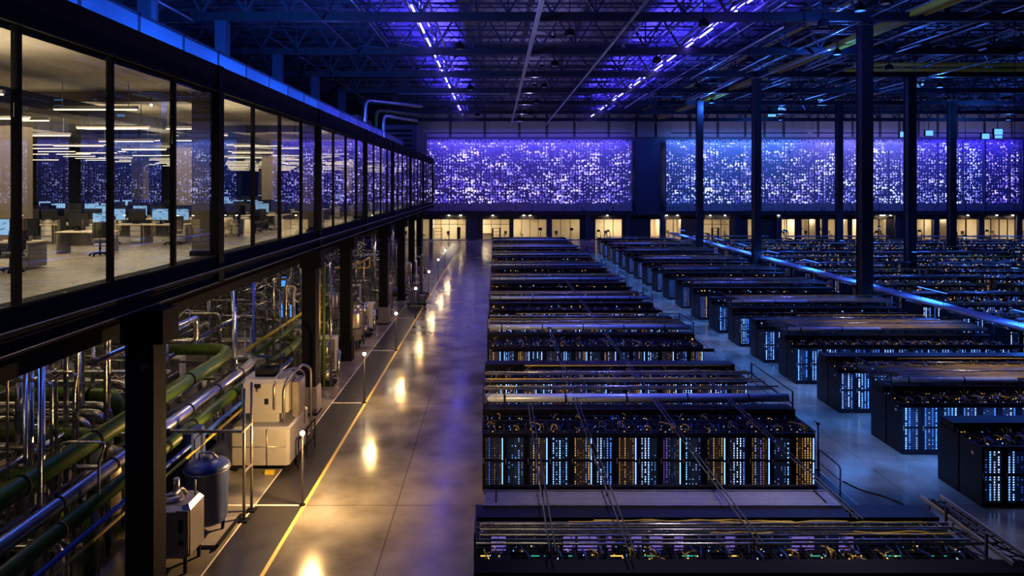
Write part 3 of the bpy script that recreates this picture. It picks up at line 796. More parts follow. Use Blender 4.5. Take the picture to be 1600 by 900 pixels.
# desk, monitor, chair
def desk_proto():
    t = empty('office_desk')
    MB().bbox(-.85,.85,-.4,.4,.70,.74,.02).build('desktop', M['desk'], t)
    MB().box(-.83,-.79,-.36,.36,0,.70).build('leg', M['deskleg'], t)
    MB().box(-.79,.40,.32,.35,.22,.70).build('modesty_panel', M['deskleg'], t)
    p = MB().box(.40,.83,-.36,.36,.04,.70).build('pedestal', M['deskleg'], t)
    q = MB()
    for z in (.08,.30,.50): q.box(.42,.81,-.375,-.36,z,z+.17)
    q.build('drawer', M['white'], p)
    return Proto(t)
def mon_proto(on):
    t = empty('monitor')
    MB().bbox(-.13,.13,-.1,.1,0,.015,.02).build('foot', M['blackpaint'], t)
    MB().box(-.03,.03,.02,.05,.01,.24).build('stand', M['blackpaint'], t)
    MB().box(-.36,.36,0,.035,.14,.60).build('casing', M['blackpaint'], t)
    MB().box(-.345,.345,-.004,-.0005,.155,.585).build('screen', M['screen'] if on else M['fabric'], t)
    return Proto(t)
def chair_proto():
    t = empty('office_chair')
    q = MB()
    for a in range(5):
        an = a*2*math.pi/5+.3
        q.bar((0,0,.11),(.3*math.cos(an),.3*math.sin(an),.07),.04)
    q.tube([(0,0,.1),(0,0,.42)],.03,8)
    q.build('star_base', M['blackpaint'], t)
    for a in range(5):
        an = a*2*math.pi/5+.3
        MB().lathe(.3*math.cos(an), .3*math.sin(an), [(.03,0),(.035,.03),(.03,.06)], 8).build('caster', M['blackpaint'], t)
    MB().bbox(-.25,.25,-.25,.23,.42,.51,.06).build('seat', M['fabric'], t)
    q = MB()
    for k in range(6):
        z = .58+k*.085; yb = -.25-.012*k
        q.box(-.22,.22,yb-.02,yb+.015,z,z+.09)
    q.build('backrest', M['fabric'], t)
    MB().bar((0,-.22,.44),(0,-.29,.95),.05,.03).build('back_frame', M['blackpaint'], t)
    for s in (-1,1):
        MB().tube([(s*.27,-.05,.47),(s*.3,-.05,.66),(s*.3,.14,.68)],.018,6,.04).build('armrest', M['blackpaint'], t)
    return Proto(t)
P_desk = desk_proto(); P_mon = mon_proto(True); P_moff = mon_proto(False); P_ch = chair_proto()
row = 0; y = 18.6
def near_col(x, y): return any(abs(x-a) < 1.35 and abs(y-b_) < 1.3 for a in (-15.6, -24.5) for b_ in (14.5,22,34.5,47,59.5,72))
while y < 80:
    x = (-13.3, -13.6, -12.9, -12.4)[row] if row < 4 else -11.7
    for k in range(8 if y < 45 else 6):
        if k == 4: x -= 1.9
        for s_ in (0, 1):
            yy = y + s_*.84
            if near_col(x, yy) or (s_ and (R.random() < .15 or (row < 3 and k < 3))): continue
            place_ = '%s from the glazing, %s row, %s side' % (ordn(k), ordn(row), ('near','rear')[s_])
            rz = 0 if s_ == 0 else math.pi; sg = 1 if s_ == 0 else -1
            P_desk.place((x, yy, MZ), rz, 'pale wooden office desk with drawers, %s' % place_, 'desk', 'office desks')
            for j, dx in enumerate((-.40, .40)):
                if row > 9 and j: continue
                on = R.random() < (.5 if j == 0 else .3)
                (P_mon if on else P_moff).place((x+dx*sg, yy+.14*sg, MZ+.74), rz+R.uniform(-.2,.2), '%s %s monitor on the desk %s' % ('bright' if on else 'dark', ('inner','outer')[j], place_), 'monitor', 'office monitors')
            if R.random() < .85 or row < 3:
                P_ch.place((x+R.uniform(-.15,.15)+(.75 if k == 0 and row < 4 else 0), yy-.85*sg, MZ), rz+R.uniform(-.6,.6)+(.9 if k == 0 and row < 4 else 0), 'black swivel chair at the desk %s' % place_, 'chair', 'office chairs')
        x -= 1.73
    y += 4.15 + (.3 if row > 5 else 0); row += 1
# ------------------------------------------------------------------ plant hall under the mezzanine
# lights hung under the mezzanine
t = empty('batten_light')
MB().box(-.06,.06,-.75,.75,0,.07).build('housing', M['alu'], t)
MB().box(-.04,.04,-.72,.72,-.03,-.001).build('tube', M['warm'], t)
MB().tube([(0,-.5,.07),(0,-.5,.9)],.01,4).tube([(0,.5,.07),(0,.5,.9)],.01,4).build('hanger', M['alu'], t)
P_b = Proto(t); k = 0
for i in range(11):
    for x in (-13.5, -19.5, -27):
        y = 13 + i*8 + (x < -15)*3
        P_b.place((x, y, 7.1), R.uniform(-.1,.1), 'warm batten light hung under the mezzanine, %s of them' % ordn(k), 'batten light', 'batten lights in the plant hall'); k += 1
for i in range(8):  # unseen warm fills without fixtures, added under the mezzanine and its edge
    lit('plant_fill', 'AREA', (-15, 14+i*11, 6.95), 45, (1.0,.80,.52), 5, .3)
    lit('plant_fill_inner', 'AREA', (-25, 18+i*11, 6.95), 40, (1.0,.82,.58), 5, .3)
    lit('apron_fill', 'AREA', (-9.35, 27+i*11.1, 7.0), 60, (1.0,.76,.46), .25, 2.0)
tag(MB().box(-36, -9.6, 6, 97, 6.98, 7.02).build('grille_soffit', M['trussd']), kind='stuff') if 0 else None

for i in range(3):  # strips added to give the big pipes a blue sheen
    t = empty('added_blue_strip', (-11.1, 16+i*6.5, 7.0)); tag(t, 'added blue strip light under the mezzanine edge above the big pipes, %s going away' % ordn(i), 'strip light', 'added blue strip lights over the pipes')
    MB().box(-.06,.06,-2.9,2.9,0,.08).build('housing', M['blackpaint'], t)
    MB().box(-.04,.04,-2.8,2.8,-.03,-.001).build('tube', M['strip_blue'], t)
    lit('blue_pipe_fill', 'AREA', (0,0,-.05), 28, (.05,.16,1.0), .12, 5.6, parent=t)
def pipe(pts, r, mat, name, label, cat='pipe', n=8, bend=.35, parent=None, grp=None):
    o = MB().tube(pts, r, n, bend).build(name, M[mat], parent)
    if parent is None: tag(o, label, cat, grp)
    return o
def banded(pts, r, mat, name, label, rings=(), bandmat='blackpaint', bend=.6, step=3.0):
    t = empty(name); tag(t, label, 'pipe')
    MB().tube(pts, r, 14, bend, seg=8).build('pipe_run', M[mat], t)
    q = MB()
    a = Vector(pts[0]); b_ = Vector(pts[1]); L = (b_-a).length; d = (b_-a)/L; s = step/2
    while s < L-.5:
        q.tube([a+d*(s-.05), a+d*(s+.05)], r*1.08, 14); s += step
    q.build('clamps', M[bandmat], t)
    return t
def YL(px, py, z):  # point at the given height seen at a pixel
    D = (H-z)*F/(py-290.0); return (X(px, D), D, z)
# the big pipes along the front
def along(xx, r0, D0, D1):
    # runs parallel to the hall at X=xx, picture ratio r0=(H-z)/|X|
    z = H - r0*abs(xx); return (xx, D0, z), (xx, D1, z)
a, b_ = along(-11.5, .632, 12, 28.9)
banded([a, b_, (-11.9, 30.2, a[2]), (-14.5, 30.4, a[2])], .26, 'green', 'green_main_pipe', 'upper thick green pipe sloping past the first support column')
a, b_ = along(-10.9, .729, 11, 30.0)
banded([a, b_, (-11.1, 31.4, a[2]+.05), (-12.6, 31.4, a[2]), (-12.6, 27.5, a[2]-.2)], .19, 'ductm', 'silver_main_pipe', 'silver pipe with a blue sheen curving back at its end, between two green pipes', step=2.4)
a, b_ = along(-10.5, .79, 11, 36.6)
banded([a, b_, (-12.0, 37.6, a[2])], .2, 'green', 'green_main_pipe', 'lower thick green pipe below the silver pipe with a blue sheen', step=3.6)
a, b_ = along(-12.6, .70, 14, 40); pipe([a, b_], .09, 'bluesteel', 'slim_pipe', 'slim dark blue pipe beside the upper green pipe')
a, b_ = along(-10.1, .85, 11, 34); pipe([a, b_, (b_[0]-2, b_[1]+.4, b_[2])], .07, 'bluecable', 'slim_pipe', 'slim blue pipe under the lower green pipe')
a, b_ = along(-10.0, .88, 11, 30); pipe([a, b_], .05, 'yellow', 'slim_pipe', 'slim yellow-green pipe under the lower green pipe')
a, b_ = along(-10.9, .70, 31, 44); pipe([a, b_], .12, 'green', 'green_branch_pipe', 'green pipe running on behind the silver bend towards the second column')
a, b_ = along(-11.3, .66, 31, 44); pipe([a, b_, (b_[0]-1.5, b_[1]+.5, b_[2])], .10, 'yellow', 'yellow_branch_pipe', 'yellow pipe running on beside the green branch behind the silver bend')
pipe([(-11.6, 19.5, 1.9), (-11.6, 19.5, 0)], .18, 'green', 'green_riser', 'green vertical riser left of the first support column', bend=0)
pipe([(X(498,36.5),36.5,.2),(X(498,36.5),36.5,6.9)], .10, 'yellow', 'yellow_riser', 'bright yellow riser beside the second support column', bend=0)
pipe([(X(506,37),37,.2),(X(506,37),37,6.9)], .08, 'green', 'green_riser', 'green riser behind the second support column', bend=0)
pipe([(X(517,37),37,.2),(X(517,37),37,6.9)], .07, 'silver', 'silver_riser', 'silver riser standing by the yellow riser', bend=0)
# green horizontal headers at the left with elbows
for i, (py, z, D, xe) in enumerate(((618, 3.75, 24, 186), (668, 3.0, 22.2, 150), (735, 2.2, 21, 90))):
    x1 = X(xe, D)
    banded([(-30, D, z), (x1, D, z), (x1, D, .3)], .24 if i < 2 else .2, 'green', 'green_header_pipe', ('upper','middle','lower')[i]+' green header pipe turning down among silver pipes', step=2.1)
for i, (py, xe, D, r) in enumerate(((597, 200, 26, .16), (611, 190, 25, .10), (632, 172, 23.4, .11), (645, 165, 23, .14), (655, 140, 22.6, .11), (700, 120, 21.6, .10), (760, 70, 20, .12))):
    z = Z(py, D); x1 = X(xe, D)
    pipe([(-31, D, z), (x1, D, z), (x1, D, .3)], r, 'silver', 'silver_header_pipe', 'silver header pipe turning down among green ones, %s from the top' % ordn(i), n=10, bend=.5, grp='silver header pipes')
# maze
rows_ = []
cntm = 0
for i in range(270):
    f_ = (i/270)**1.5
    D = 17 + 78*f_ + R.uniform(-1, 1)
    xx = R.uniform(-13 - D*.16, -10.4) if i % 3 else R.uniform(-min(26, 13+D*.4), -11)
    kind = i % 5
    r = R.choice([.035,.05,.06,.08,.11])
    z0 = R.uniform(1.2, 6.2); mat = 'silver' if R.random() < .84 else R.choice(['alu','ductm','yellow','bluecable','green'])
    if kind == 0: pts = [(xx, D, 0), (xx, D, z0), (xx-R.uniform(1,3.5), D, z0), (xx-R.uniform(3.6,5), D+R.uniform(.3,2), z0), ]
    elif kind == 1: L = R.uniform(3,9); pts = [(xx, D, z0), (xx, D+L, z0), (xx, D+L, z0+R.choice([-.9,.7])), (xx-R.uniform(1,3), D+L, z0+R.choice([-.9,.7]))]
    elif kind == 2: pts = [(xx, D, 0), (xx, D, 6.95)]
    elif kind == 3: pts = [(xx, D, z0), (xx-R.uniform(2,7), D, z0), (xx-R.uniform(7.1,8), D, z0-.8), (xx-8, D+1.5, z0-.8)]
    else:
        w = R.uniform(.5,1.1); pts = [(xx, D, 0), (xx, D, z0), (xx+w*.2, D, z0+.5), (xx-w, D, z0+.5), (xx-w, D, .4)]
    rows_.append((D, pts, r, mat, ('turning', 'lengthwise', 'upright', 'crosswise', 'looped')[kind]))
rows_.sort(key=lambda a: a[0])
names = {'silver':'silver', 'alu':'dull aluminium', 'ductm':'bluish steel', 'yellow':'yellow', 'bluecable':'blue', 'green':'green'}
pc = {}
for i, (D, pts, r, mat, shp) in enumerate(rows_):
    bay = int((D-17)//8)
    o = pipe(pts, r, mat, 'plant_pipe', '', n=8 if D < 40 else 6, bend=.22)
    sz = 'thin' if r < .055 else ('medium' if r < .1 else 'stout')
    k_ = (sz, names[mat], shp, bay); pc[k_] = pc.get(k_, -1)+1
    tag(o, '%s %s %s pipe in the %s bay under the mezzanine, %s going away' % (sz, names[mat], shp, ordn(bay), ordn(pc[k_])), 'pipe', 'pipework under the mezzanine')
# valves with handwheels and small fittings
t = empty('valve')
MB().lathe(0,0,[(.09,-.14),(.09,-.11),(.055,-.1),(.075,0),(.055,.1),(.09,.11),(.09,.14)],10).build('body', M['steel'], t)
MB().tube([(0,0,0),(0,-.25,0)],.02,6).build('stem', M['steel'], t)
q = MB(); pts = [(.11*math.cos(a*math.pi/5), -.25, .11*math.sin(a*math.pi/5)) for a in range(11)]
q.tube(pts,.014,5).bar((-.1,-.25,0),(.1,-.25,0),.015).build('handwheel', M['tank'], t)
P_v = Proto(t)
vi = 0
for (D, pts, r, mat, shp) in rows_[::3]:
    if abs(pts[0][0]-pts[1][0]) < .01 and abs(pts[0][1]-pts[1][1]) < .01:
        P_v.place((pts[0][0], pts[0][1]-r*.3, min(1.3, (pts[0][2]+pts[1][2])/2)), 0, 'round steel valve with a handwheel on an upright pipe, %s going away from the camera' % ordn(vi), 'valve', 'valves in the pipework'); vi += 1

# support frames carrying the big pipes: slender posts
for i, (px, D) in enumerate(((381, 22.6), (383, 31.5))):
    x = X(px, D)
    t = empty('pipe_support_frame'); tag(t, ('slender steel pipe support frame beside the blue tank', 'slender steel pipe support frame behind the silver bend')[i], 'support frame')
    MB().tube([(x,D,0),(x,D,4.4)],.05,8).build('post', M['steel'], t)
    MB().tube([(x-.0,D+.7,0),(x-.0,D+.7,4.4)],.05,8).build('post', M['steel'], t)
    MB().bar((x,D-.1,3.0),(x-3.2,D-.1,3.0),.09).bar((x,D+.7,3.0),(x,D-.1,3.0),.07).bar((x,D+.7,1.6),(x,D,1.6),.06).build('crossbar', M['steel'], t)
    MB().box(x-.15,x+.15,D-.15,D+.15,0,.05).box(x-.15,x+.15,D+.55,D+.85,0,.05).build('foot_plate', M['blackpaint'], t)
# --- white machine at D~26
def white_machine(t, s=1.0):
    MB().bbox(-1.15,1.15,-1.2,1.5,.28,1.75,.1).build('lower_tank', M['creamm'], t)
    q = MB()
    for sx in (-1.0,1.0):
        for sy in (-1.0,1.3): MB().box(sx-.08,sx+.08,sy-.08,sy+.08,0,.28).build('foot', M['blackpaint'], t)
    u = MB().bbox(-.95,.95,-.75,.75,2.15,3.45,.16); u.build('upper_housing', M['creamm'], t)
    MB().bbox(-.55,.55,-.6,.4,1.75,2.2,.05).build('neck', M['creamm'], t)
    MB().bbox(1.0,1.3,-.4,.5,1.9,3.3,.05).box(.95,1.02,-.2,.3,2.1,3.1).build('side_panel', M['steel'], t)
    q = MB().tube([(-.2,-.8,3.0),(-.2,-.8,3.15)],.05,8).tube([(.45,-.8,2.3),(.45,-.8,3.3),(.45,-.3,3.6),(.9,.6,3.6),(1.15,.9,3.3),(1.15,.9,1.2)],.045,8,.2)
    q.tube([(.85,-.85,1.8),(.85,-.85,3.2),(1.1,-.3,3.65),(1.1,.9,3.65),(1.35,1.2,3.4),(1.35,1.2,.3)],.05,8,.25); q.build('side_pipes', M['steel'], t)
    MB().bbox(-.5,.3,-.3,.4,3.45,3.75,.05).tube([(-.1,0,3.7),(-.1,0,3.95),(.3,.3,3.95)],.07,8,.1).build('top_valve_block', M['blackpaint'], t)
    MB().bbox(-.35,-.1,-.78,-.74,3.15,3.3,.01).bbox(.05,.2,-.78,-.74,2.5,2.72,.01).build('vents', M['blackpaint'], t)
    q = MB().bar((1.45,-1.0,.5),(1.45,1.4,.5),.05).bar((1.45,-1.0,1.2),(1.45,1.4,1.2),.05)
    for yy in (-1.0,.2,1.4): q.bar((1.45,yy,0),(1.45,yy,1.2),.05)
    q.build('guard_rail', M['blackpaint'], t)
    q = MB()
    q.tube([(-1.16,-1.22,1.0),(1.0,-1.22,1.0)],.02,6).tube([(.3,-1.23,.3),(.3,-1.23,1.7)],.02,6); q.build('strap', M['steel'], t)
    MB().bbox(.25,.6,-1.4,-1.2,.0,.12,.02).build('yellow_foot_pad', M['yellow'], t)
t = empty('filter_machine', (-9.15, 27.6, 0)); tag(t, 'large white enamelled machine with a boxy upper housing and lower tank', 'machine'); white_machine(t)
# --- blue tank
def blue_tank(t):
    MB().lathe(0,0,[(.56,.38),(.60,.45),(.66,1.95),(.68,2.0),(.68,2.12),(.60,2.2),(.3,2.3),(.08,2.33)],24).build('vessel', M['tank'], t)
    for a in range(3):
        an = a*2.09+.4; MB().bar((.45*math.cos(an),.45*math.sin(an),0),(.5*math.cos(an),.5*math.sin(an),.5),.08).build('leg', M['blackpaint'], t)
    MB().tube([(-.25,0,2.25),(-.25,0,2.5),(.15,0,2.52),(.3,.1,2.28)],.035,8,.08).bbox(-.1,.12,-.1,.1,2.28,2.42,.02).build('lid_fittings', M['steel'], t)
    MB().tube([(.69*math.cos(a*math.pi/12),.69*math.sin(a*math.pi/12),2.02) for a in range(25)],.018,6).build('rim_band', M['steel'], t)
t = empty('blue_tank', (-9.2, 21.75, .09)); tag(t, 'dark blue round tank with a domed lid on three legs', 'tank'); blue_tank(t)
# blue cabinet behind the tank
t = empty('blue_cabinet', (-10.6, 23.0, 0)); tag(t, 'tall blue metal cabinet standing behind the round blue tank', 'cabinet')
MB().bbox(-.6,.6,-.5,.5,.2,2.9,.05).build('casing', M['tank'], t)
MB().box(-.5,.5,-.53,-.5,.4,2.75).build('door', M['tank'], t)
MB().box(.61,.64,-.4,.4,.4,2.7).build('side_door', M['tank'], t)
MB().box(-.6,.6,-.5,.5,0,.2).build('plinth', M['blackpaint'], t)
# stainless box machine
t = empty('steel_vessel', (-9.1, 20.0, .0)); tag(t, 'squarish stainless vessel with pipes on its lid beside the first support column', 'vessel')
MB().bbox(-.75,.35,-.6,.6,.5,1.95,.14).build('casing', M['steel'], t)
MB().box(.0,.36,-.62,-.58,.65,1.85).build('front_plate', M['steel'], t)
MB().bbox(.08,.2,-.66,-.62,1.25,1.6,.02).bbox(.1,.22,-.66,-.62,.9,1.02,.02).build('controls', M['blackpaint'], t)
for sx in (-.6,.2):
    for sy in (-.45,.45): MB().box(sx-.04,sx+.04,sy-.04,sy+.04,0,.5).build('leg', M['blackpaint'], t)
MB().tube([(-.6,-.5,1.95),(-.6,-.5,2.25),(-.1,-.5,2.25),(-.1,0,2.25),(-.1,.3,1.95)],.05,8,.12).tube([(.2,.2,1.95),(.2,.2,2.4)],.03,6).tube([(-.4,.3,1.9),(-.4,.3,2.4)],.09,8).build('lid_pipes', M['steel'], t)
MB().lathe(-.3,-.1,[(.3,1.93),(.28,2.02),(.05,2.05)],14).build('hatch', M['steel'], t)
# skid rails under tanks
for i, (x0, y0, y1) in enumerate(((-8.75, 19, 22.8),)):
    t = empty('equipment_skid'); tag(t, 'low grey skid with dark wheels under the blue tank', 'skid')
    MB().box(-10.2,-8.55,20.9,22.7,.0,.09).build('deck', M['concrete_wall'], t)
    q = MB().bar((-8.5,20.8,.12),(-8.5,22.8,.12),.08).build('side_rail', M['blackpaint'], t)
# cabinets / pumps repeated down the apron
def pump(t):
    MB().bbox(-.9,.9,-.5,.5,0,.15,.03).build('base_frame', M['blackpaint'], t)
    MB().tube([(-.75,0,.55),(.05,0,.55)],.3,14).tube([(-.85,0,.55),(-.75,0,.55)],.22,14).build('motor', M['tank'], t)
    MB().tube([(.1,0,.55),(.15,0,.55)],.12,10).tube([(.2,0,.5),(.65,0,.5)],.34,14).build('pump_casing', M['steel'], t)
    MB().tube([(.42,0,.7),(.42,0,2.2),(.42,.8,2.2)],.12,10,.3).tube([(.65,0,.5),(1.1,0,.5),(1.1,0,1.9)],.1,10,.25).build('connecting_pipe', M['silver'], t)
    MB().lathe(.42,0,[(.2,1.1),(.2,1.16)],12).lathe(.42,0,[(.2,1.5),(.2,1.56)],12).build('flange', M['steel'], t)
def cabinet(t):
    MB().bbox(-.5,.5,-.35,.35,.1,2.1,.03).build('casing', M['white'], t)
    MB().box(-.45,.45,-.37,-.35,.2,2.0).build('door', M['concrete_wall'], t)
    MB().box(.3,.34,-.4,-.37,.9,1.2).build('handle', M['blackpaint'], t)
    MB().box(-.48,.48,-.33,.33,0,.1).build('plinth', M['blackpaint'], t)
def vessel(t):
    MB().lathe(0,0,[(.3,.5),(.5,.62),(.52,.7),(.52,2.4),(.48,2.5),(.25,2.65),(.08,2.7)],16).build('shell', M['steel'], t)
    for a in range(4):
        an = a*1.57+.7; MB().bar((.42*math.cos(an),.42*math.sin(an),0),(.42*math.cos(an),.42*math.sin(an),.75),.07).build('leg', M['blackpaint'], t)
    MB().tube([(0,0,2.65),(0,0,3.1),(.7,0,3.1),(.7,0,.3)],.06,8,.2).build('outlet_pipe', M['silver'], t)
    MB().lathe(0,0,[(.55,1.4),(.55,1.46)],16).build('band', M['blackpaint'], t)
pr = []
for nm, fnc, lab, cat in (('pump_set', pump, 'blue motor pump set with pipes', 'pump'), ('control_cabinet', cabinet, 'pale grey control cabinet with a dark plinth', 'cabinet'), ('pressure_vessel', vessel, 'upright stainless vessel on four legs', 'vessel')):
    t = empty(nm); fnc(t); pr.append((Proto(t), lab, cat, nm))
seq = [(-10.2,30.6,0),(-9.9,35.6,2),(-9.9,38.2,0),(-10.0,40.8,1),(-9.7,46.5,2),(-9.8,48.3,2),(-10.1,50.5,0),(-9.7,52.5,1),(-9.9,57.5,0),(-9.8,60,2),(-10,63,1),(-9.9,69,0),(-10,72,2),(-9.9,76,2),(-10,82,1),(-9.9,87,0),
       (-12.5,22,2),(-14,26.5,1),(-13,29,0),(-16,28,2),(-12.6,33,1),(-12.4,42,2),(-14,46,0),(-13,54,2),(-17,36,1),(-18,31,0),(-12.8,62,1),(-21,33,2),(-15,20.5,0),(-17.5,23.5,1)]
cc = {}
for (x, y, k) in seq:
    P_, lab, cat, nm = pr[k]
    front = x > -11
    key = (nm, front); i = cc.get(key, 0); cc[key] = i+1
    P_.place((x, y, 0), R.choice([0, 1.57, 0]), '%s, %s going away %s' % (lab, ordn(i), 'along the apron' if front else 'under the mezzanine'), cat, lab.split(',')[0]+'s')
# chilled unit with blue window glow far inside
for i, (px, py, D) in enumerate(((448, 440, 60), (450, 486, 46))):
    t = empty('lit_control_panel', (X(px, D), D, max(0.9, Z(py, D)))); tag(t, ('upper','lower')[i]+' small glowing blue-white control screen among the pipework', 'control panel')
    MB().box(-.62,.62,0,.15,-.55,.55).build('casing', M['blackpaint'], t)
    MB().box(-.5,.5,-.02,-.001,-.42,.42).build('screen', M['panelblue'], t)
    MB().box(-.02,.02,-.03,-.021,-.42,.42).box(-.5,.5,-.03,-.021,.1,.14).build('screen_bars', M['blackpaint'], t)
    MB().bar((0,.1,-.55),(0,.1,-max(0.9, Z(py, D))),.08).build('post', M['blackpaint'], t)
# white bits on the far walkway: lifts / trolleys near x 650-690, y 400-465
t = empty('mobile_barrier')
MB().tube([(-.9,0,.1),(-.9,0,1.15),(.9,0,1.15),(.9,0,.1)],.03,6,.1).build('frame', M['steel'], t)
q = MB()
for k in range(7): q.bar((-.7+k*.23,0,.15),(-.7+k*.23,0,1.13),.02)
q.build('bars', M['white'], t)
MB().bar((-.9,-.3,.04),(-.9,.3,.04),.06).bar((.9,-.3,.04),(.9,.3,.04),.06).build('feet', M['blackpaint'], t)
P_ = Proto(t)
for i, (x, y) in enumerate(((-8.0,76),(-9.6,76),(-11.3,76))):
    P_.place((x, y, .01), 0, 'low pale mobile barrier across the far walkway, %s from the dark band' % ordn(i), 'barrier', 'mobile barriers')
t = empty('platform_lift', (-7.35, 67.5, .01)); tag(t, 'dark mast lift standing on the walkway near the lit shop fronts', 'lift')
MB().bbox(-.6,.6,-.8,.8,.1,.45,.05).build('chassis', M['blackpaint'], t)
MB().box(-.12,.12,-.1,.1,.45,4.2).box(-.2,-.12,-.14,.14,.45,3.0).build('mast', M['bluesteel'], t)
MB().bbox(-.45,.45,-.5,.5,4.0,4.1,.02).tube([(-.42,-.45,4.1),(-.42,-.45,5.0),(.42,-.45,5.0),(.42,-.45,4.1)],.03,6).tube([(-.42,.45,4.1),(-.42,.45,5.0),(.42,.45,5.0),(.42,.45,4.1)],.03,6).build('basket', M['bluesteel'], t)
q = MB()
for sx in (-.62,.62):
    for sy in (-.55,.55): MB().tube([(sx-.06,sy,.17),(sx+.06,sy,.17)],.17,12).build('wheel', M['fabric'], t)
t = empty('trolley', (-7.25, 62.5, .01)); tag(t, 'low dark trolley loaded with equipment beside the yellow line', 'trolley')
MB().box(-.9,.9,-.5,.5,.25,.35).build('deck', M['blackpaint'], t)
MB().bbox(-.7,.1,-.35,.35,.35,1.6,.05).bbox(.2,.75,-.3,.3,.35,1.1,.04).build('load', M['bluesteel'], t)
MB().tube([(.85,0,.35),(.95,0,1.1)],.03,6).build('handle', M['steel'], t)
q = MB()
for sx in (-.7,.7):
    for sy in (-.4,.4): MB().tube([(sx-.05,sy,.125),(sx+.05,sy,.125)],.12,10).build('wheel', M['fabric'], t)
# ------------------------------------------------------------------ server racks
RW = .807; RH = 2.1
def rack(name, ledmat, strip, gear_seed, badge=False):
    rr = random.Random(gear_seed)
    t = empty(name)
    w = RW/2-.008
    q = MB()
    q.box(-w,-w+.045,-.55,.55,.02,RH); q.box(w-.045,w,-.55,.55,.02,RH); q.box(-w,w,.5,.55,.02,RH)
    q.box(-w+.045,w-.045,-.5,.5,.02,.12); q.box(-w+.045,w-.045,-.5,.5,1.9,1.94)
    q.box(-w+.045,w-.045,-.55,-.47,1.98,RH); q.box(-w+.045,w-.045,.42,.5,1.98,RH); q.box(-w,w,-.06,.0,RH-.03,RH)
    q.build('cabinet', M['rack'], t)
    q = MB().box(-w,w,-.585,-.55,.02,.20).box(-w,w,-.585,-.55,1.93,RH).box(-w,-w+.1,-.585,-.55,.2,1.93).box(w-.1,w,-.585,-.55,.2,1.93).box(-w+.1,w-.1,-.58,-.55,1.06,1.14)
    d = q.build('door', M['rack'], t)
    MB().box(-w+.03,-w+.06,-.61,-.585,1.0,1.2).build('handle', M['alu'], d)
    a = -w+.1; c = w-.1
    MB().quad((a,-.54,.2),(c,-.54,.2),(c,-.54,1.93),(a,-.54,1.93),[(0,0),(.9999,0),(.9999,1),(0,1)]).build('server_stack', ledmat, t)
    if strip: MB().box(w-.085,w-.05,-.600,-.5855,.2,1.05).box(w-.085,w-.05,-.600,-.5855,1.14,1.93).build('light_strip', M['rackstrip'], t)
    # gear on top
    q = MB(); 
    for k in range(3):
        bx = rr.uniform(-w+.12,w-.25); by = rr.uniform(-.35,.3); q.cbox(bx,by,1.99,rr.uniform(.12,.25),rr.uniform(.12,.22),.1)
    q.build('network_boxes', M['blackpaint'], t)
    q = MB()
    for k in range(rr.choice([2,3,4])):
        x0 = rr.uniform(-w+.1,w-.1); x1 = rr.uniform(-w+.1,w-.1); y0 = rr.uniform(-.42,.1); y1 = y0+rr.uniform(.15,.5)
        h_ = rr.uniform(2.06,2.28); q.tube([(x0,y0,1.96),(x0,y0,h_),(x1,y1,h_),(x1,y1,1.96)],rr.uniform(.01,.018),4,.08,seg=2)
    q.build('yellow_patch_cable' , M['yellowcable'], t)
    q = MB()
    for k in range(2):
        x0 = rr.uniform(-w+.1,w-.1); y0 = rr.uniform(-.42,.1)
        q.tube([(x0,y0,1.96),(x0,y0,2.2),(x0+.2*rr.uniform(-1,1),y0+.4,2.2),(x0,y0+.42,1.96)],.014,4,.08,seg=2)
    q.build('blue_patch_cable', M['bluecable'], t)
    q = MB()
    for k in range(rr.choice([2,3,4])):
        q.cbox(rr.uniform(-w+.1,w-.1), rr.uniform(-.42,.42), 2.05, .022, .02, .02)
    q.build('top_light_blue', M['dot_blue'], t)
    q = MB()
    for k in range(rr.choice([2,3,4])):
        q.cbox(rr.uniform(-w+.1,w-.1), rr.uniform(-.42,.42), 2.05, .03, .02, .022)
    q.build('amber_glint_dots', M['dot_amber'], t)  # glowing dots painting warm glints on the rack-top cables
    if badge: MB().tube([(-w-.004,-.12,1.72),(-w+.001,-.12,1.72)],[.06,.06],12).build('oval_badge', M['white'], t)
    return Proto(t)
PR_L = [rack('server_rack', M['led_amber' if k % 2 else 'led_bright'], k % 2 == 1, 100+k) for k in range(6)]
PR_R = [rack('server_rack', M['led_blue'], False, 200+k) for k in range(3)]
PR_B = [rack('server_rack', M['led_blue'], False, 300+k, True) for k in range(1)]
FA = [16.2, 24.8, 31.5, 38.2, 43.4, 48.7, 54, 59.3, 64.6, 70, 75.5, 81, 86.5, 92, 97.5, 103, 108.5, 113]
FB = [19.0, 23.55, 28.15, 33.3, 38.15, 42.7, 47, 51.4, 56.4, 61.6, 66.4, 71.2, 76, 81, 86, 91, 96, 101, 106, 111]
COLS_B = []
x = 16.75
while x < 110:
    if not (28.8 < x+RW/2 < 31.8 or 44.5 < x+RW/2 < 47 or 64 < x+RW/2 < 68): COLS_B.append(x+RW/2)
    x += RW
cand = []
for r_, f in enumerate(FA):
    for c in range(15):
        for s in (0, 1):
            cand.append(('A', r_, c, s, -.5+RW/2+c*RW, f+.58+s*1.18))
for r_, f in enumerate(FB):
    for c, xx in enumerate(COLS_B):
        for s in (0, 1):
            cand.append(('B', r_, c, s, xx, f+.58+s*1.18))
COLS_XY = [(X(px, D), D) for px, D in ((1351, 51.5), (1182, 76.5), (1093, 97), (1422, 75.6), (1311, 101.6), (1487, 99))]
def vis(c):
    blk, r_, ci, s, x, y = c
    if any(abs(x-a) < .98 and abs(y-b_) < 1.1 for a, b_ in COLS_XY): return None
    px = 775+x*F/y; py = 290+9*F/(y-.55)
    if px < -20 or px > 1615 or py > 915: return None
    sc_ = F/y
    return sc_*(1.0 if s == 0 else .72)
vv = [(vis(c), c) for c in cand]
vv = [(v, c) for v, c in vv if v]
